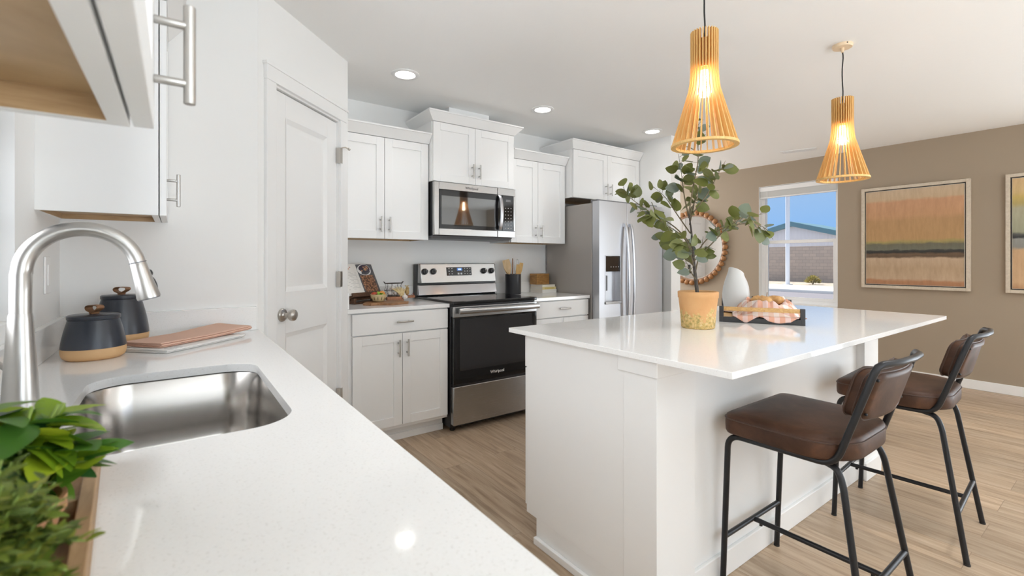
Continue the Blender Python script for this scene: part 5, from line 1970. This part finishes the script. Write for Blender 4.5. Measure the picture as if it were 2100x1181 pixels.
canvas('canvas_sand', [(0, (.38, .19, .10)), (.065, (.42, .21, .11)), (.085, (.50, .36, .24)), (.20, (.46, .33, .21)), (.30, (.52, .38, .26)), (.318, (.13, .085, .05)), (.345, (.16, .10, .06)), (.365, (.03, .03, .03)), (.385, (.05, .05, .045)), (.395, (.16, .16, .12)), (.45, (.15, .14, .10)), (.475, (.36, .29, .11)), (.50, (.46, .28, .13)), (.70, (.45, .27, .13)), (.75, (.53, .30, .16)), (.90, (.55, .31, .18)), (.925, (.54, .40, .26)), (1, (.55, .42, .29))], 3)
canvas('canvas_sage', [(0, (.40, .20, .09)), (.08, (.58, .38, .22)), (.37, (.58, .38, .22)), (.40, (.25, .25, .23)), (.47, (.27, .27, .25)), (.49, (.03, .03, .035)), (.52, (.10, .10, .09)), (.54, (.34, .34, .24)), (.75, (.40, .38, .27)), (.80, (.45, .36, .14)), (.85, (.56, .42, .14)), (.90, (.62, .45, .22)), (1, (.64, .45, .24))], 8)


def painting(label, y0, y1, z0, z1, cm, name):
    r = thing('painting', label, 'painting', (XR, (y0 + y1) / 2, z0), 0, 'abstract paintings on the tan wall')
    X1 = XR - .0005
    fw = .030
    mb = MB().box(XR - .045, X1, y0, y0 + fw, z0, z1).box(XR - .045, X1, y1 - fw, y1, z0, z1).box(XR - .045, X1, y0 + fw, y1 - fw, z0, z0 + fw).box(XR - .045, X1, y0 + fw, y1 - fw, z1 - fw, z1)
    mb.build('frame', 'frame_wood', r, .002)
    a = fw
    MB().box(XR - .012, XR - .006, y0 + a, y1 - a, z0 + a, z1 - a).build('shadow_gap', 'frame_black', r)
    a += .009
    MB().box(XR - .036, XR - .010, y0 + a, y1 - a, z0 + a, z1 - a).build('canvas_edge', 'frame_silver', r, .001)
    a += .004
    cv = bpy.data.meshes.new('canvas')
    hgt = z1 - z0 - 2 * a
    bmv = bmesh.new()
    # canvas is built in its own frame, one unit tall, so the bands scale with it
    for x, y, z in ((0, 0, 0), (0, 1, 0), (0, 1, 1), (0, 0, 1)):
        bmv.verts.new((x, y, z))
    bmv.faces.new(bmv.verts[:])
    r_ = bmesh.ops.extrude_face_region(bmv, geom=bmv.faces[:])
    bmesh.ops.translate(bmv, vec=(-.003 / hgt, 0, 0), verts=[g for g in r_['geom'] if isinstance(g, bmesh.types.BMVert)])
    bmesh.ops.recalc_face_normals(bmv, faces=bmv.faces)
    bmv.to_mesh(cv); bmv.free()
    cv.materials.append(MATS[cm])
    o = bpy.data.objects.new('canvas', cv)
    COL.objects.link(o)
    o.parent = r
    o.location = V((XR - .0362, y0 + a, z0 + a)) - r.location
    o.scale = (hgt, y1 - y0 - 2 * a, hgt)


painting('framed abstract painting with a dark horizon band, beside the window', 1.028, 1.892, .926, 1.998, 'canvas_sand', 'painting')
painting('framed abstract painting with sage and yellow bands, right of the first', -.066, .798, .926, 1.998, 'canvas_sage', 'painting')

MC = V((XR, 3.965, 1.405))
mr = thing('round_mirror', 'round mirror ringed with wooden beads on the tan wall', 'mirror', MC)
RX = Matrix.Translation(MC) @ Matrix.Rotation(-pi / 2, 4, 'Y')       # local z points into the room
MB().lathe([(.001, .012), (.462, .012), (.462, .016), (.001, .0165)], (0, 0, 0), 72, RX).build('glass', 'mirror_glass', mr, angle=20)
MB().lathe([(.455, .001), (.485, .001), (.485, .026), (.462, .028), (.455, .016), (.455, .001)], (0, 0, 0), 72, RX, cap0=False, cap1=False).build('rim', 'mirror_rim', mr)
nb = 40
for k in range(nb):
    a = 2 * pi * k / nb
    c_ = RX @ V((.511 * cos(a), .511 * sin(a), .036))
    MB().ball(c_, .0355, 14, 10).build('bead', 'bead_wood', mr, angle=80)

bl = thing('window_blind', 'white horizontal blind drawn up at the top of the window', 'blind', (XR + .04, 2.575, 2.0))
MB().box(XR + .012, XR + .068, RY0 + .008, RY1 - .008, 2.105, 2.160).build('head_rail', 'vinyl_white', bl, .002)
for k in range(20):
    MB().box(XR + .014, XR + .064, RY0 + .012, RY1 - .012, 2.034 + k * .0035, 2.0362 + k * .0035).build('slat', 'slat_white', bl)
MB().box(XR + .014, XR + .064, RY0 + .010, RY1 - .010, 2.018, 2.032).build('bottom_rail', 'vinyl_white', bl, .002)
MB().tube([(XR + .010, RY1 - .10, 2.10), (XR + .012, RY1 - .10, 1.55)], .0022, 6).build('wand', 'vinyl_white', bl)

# ------------------------------------------------------------------ outside the window
struct(MB().box(6.9, 24.4, -30, 60, -.55, -.32).build('ground_street', 'asphalt', smooth=False))
struct(MB().box(24.4, 28.6, -30, 60, -.55, -.18).build('ground_kerb', 'kerb_concrete', bevel=.03))
struct(MB().box(28.6, 70, -30, 70, -.55, -.20).build('ground_gravel', 'gravel', smooth=False))
wl = MB().box(34.0, 34.2, -20, 50, -.2, 2.16).build('yard_wall', 'block_wall', None, smooth=False)
tag(wl, 'long grey block wall across the street outside the window', 'wall')
bg_ = thing('warehouse', 'pale metal-sided building with a teal gable roof outside', 'building', (60, 25.5, -.2))
gy0, gy1, pk = 13.5, 37.5, 25.5
ez, pz = 2.0, 5.3
mb = MB()
n = 120
lo = []
for i in range(n + 1):
    y = gy0 + (gy1 - gy0) * i / n
    zt_ = ez + (pz - ez) * (1 - abs(y - pk) / 12)
    x = 60 + (.05 if i % 2 else 0)
    lo.append([V((x, y, -.2)), V((x, y, zt_)), V((x + .3, y, zt_)), V((x + .3, y, -.2))])
mb.rings(lo)
mb.build('siding', 'metal_siding', bg_, smooth=False)
mb = MB()
for s in (-1, 1):
    y1_ = pk + s * 13
    z1_ = ez - (pz - ez) / 12
    a = [(59.4, pk, pz), (59.4, y1_, z1_), (59.4, y1_, z1_ + .55), (59.4, pk, pz + .55)]
    b_ = [(68, p[1], p[2]) for p in a]
    mb.quadbox(a, b_)
mb.build('roof', 'teal_roof', bg_, smooth=False)
lp_ = thing('street_light', 'pale grey light pole standing by the kerb outside', 'pole', (28.9, 12.56, -.2))
MB().tube([(28.9, 12.56, -.2), (28.9, 12.56, 7.5)], .115, 12).build('pole', 'pole_grey', lp_)
MB().box(28.7, 29.1, 12.36, 12.76, -.2, -.15).build('base_plate', 'pole_grey', lp_)
sh = thing('shrub', 'small yellow-green shrub in the gravel outside', 'shrub', (30.5, 11.86, -.2))
lf, sb = MB(), MB()
rnd = random.Random(6)
for k in range(420):
    a, b_, q = rnd.uniform(0, 2 * pi), rnd.uniform(0, pi / 2), rnd.uniform(.5, 1) 
    d_ = V((cos(a) * cos(b_), sin(a) * cos(b_), sin(b_) * .95))
    lf.leaf(V((30.5, 11.86, -.1)) + d_ * (q * .38), d_ + V((rnd.gauss(0, .4), rnd.gauss(0, .4), .2)), V((rnd.gauss(0, 1), rnd.gauss(0, 1), 1)), .14, .06, rnd.random(), .2, 3)
for k in range(8):
    a = k * .8
    sb.tube([(30.5, 11.86, -.2), (30.5 + .2 * cos(a), 11.86 + .2 * sin(a), .1)], .012, 5)
sb.build('stems', 'twig', sh)
lf.build('foliage', 'shrub_leaf', sh, angle=80)
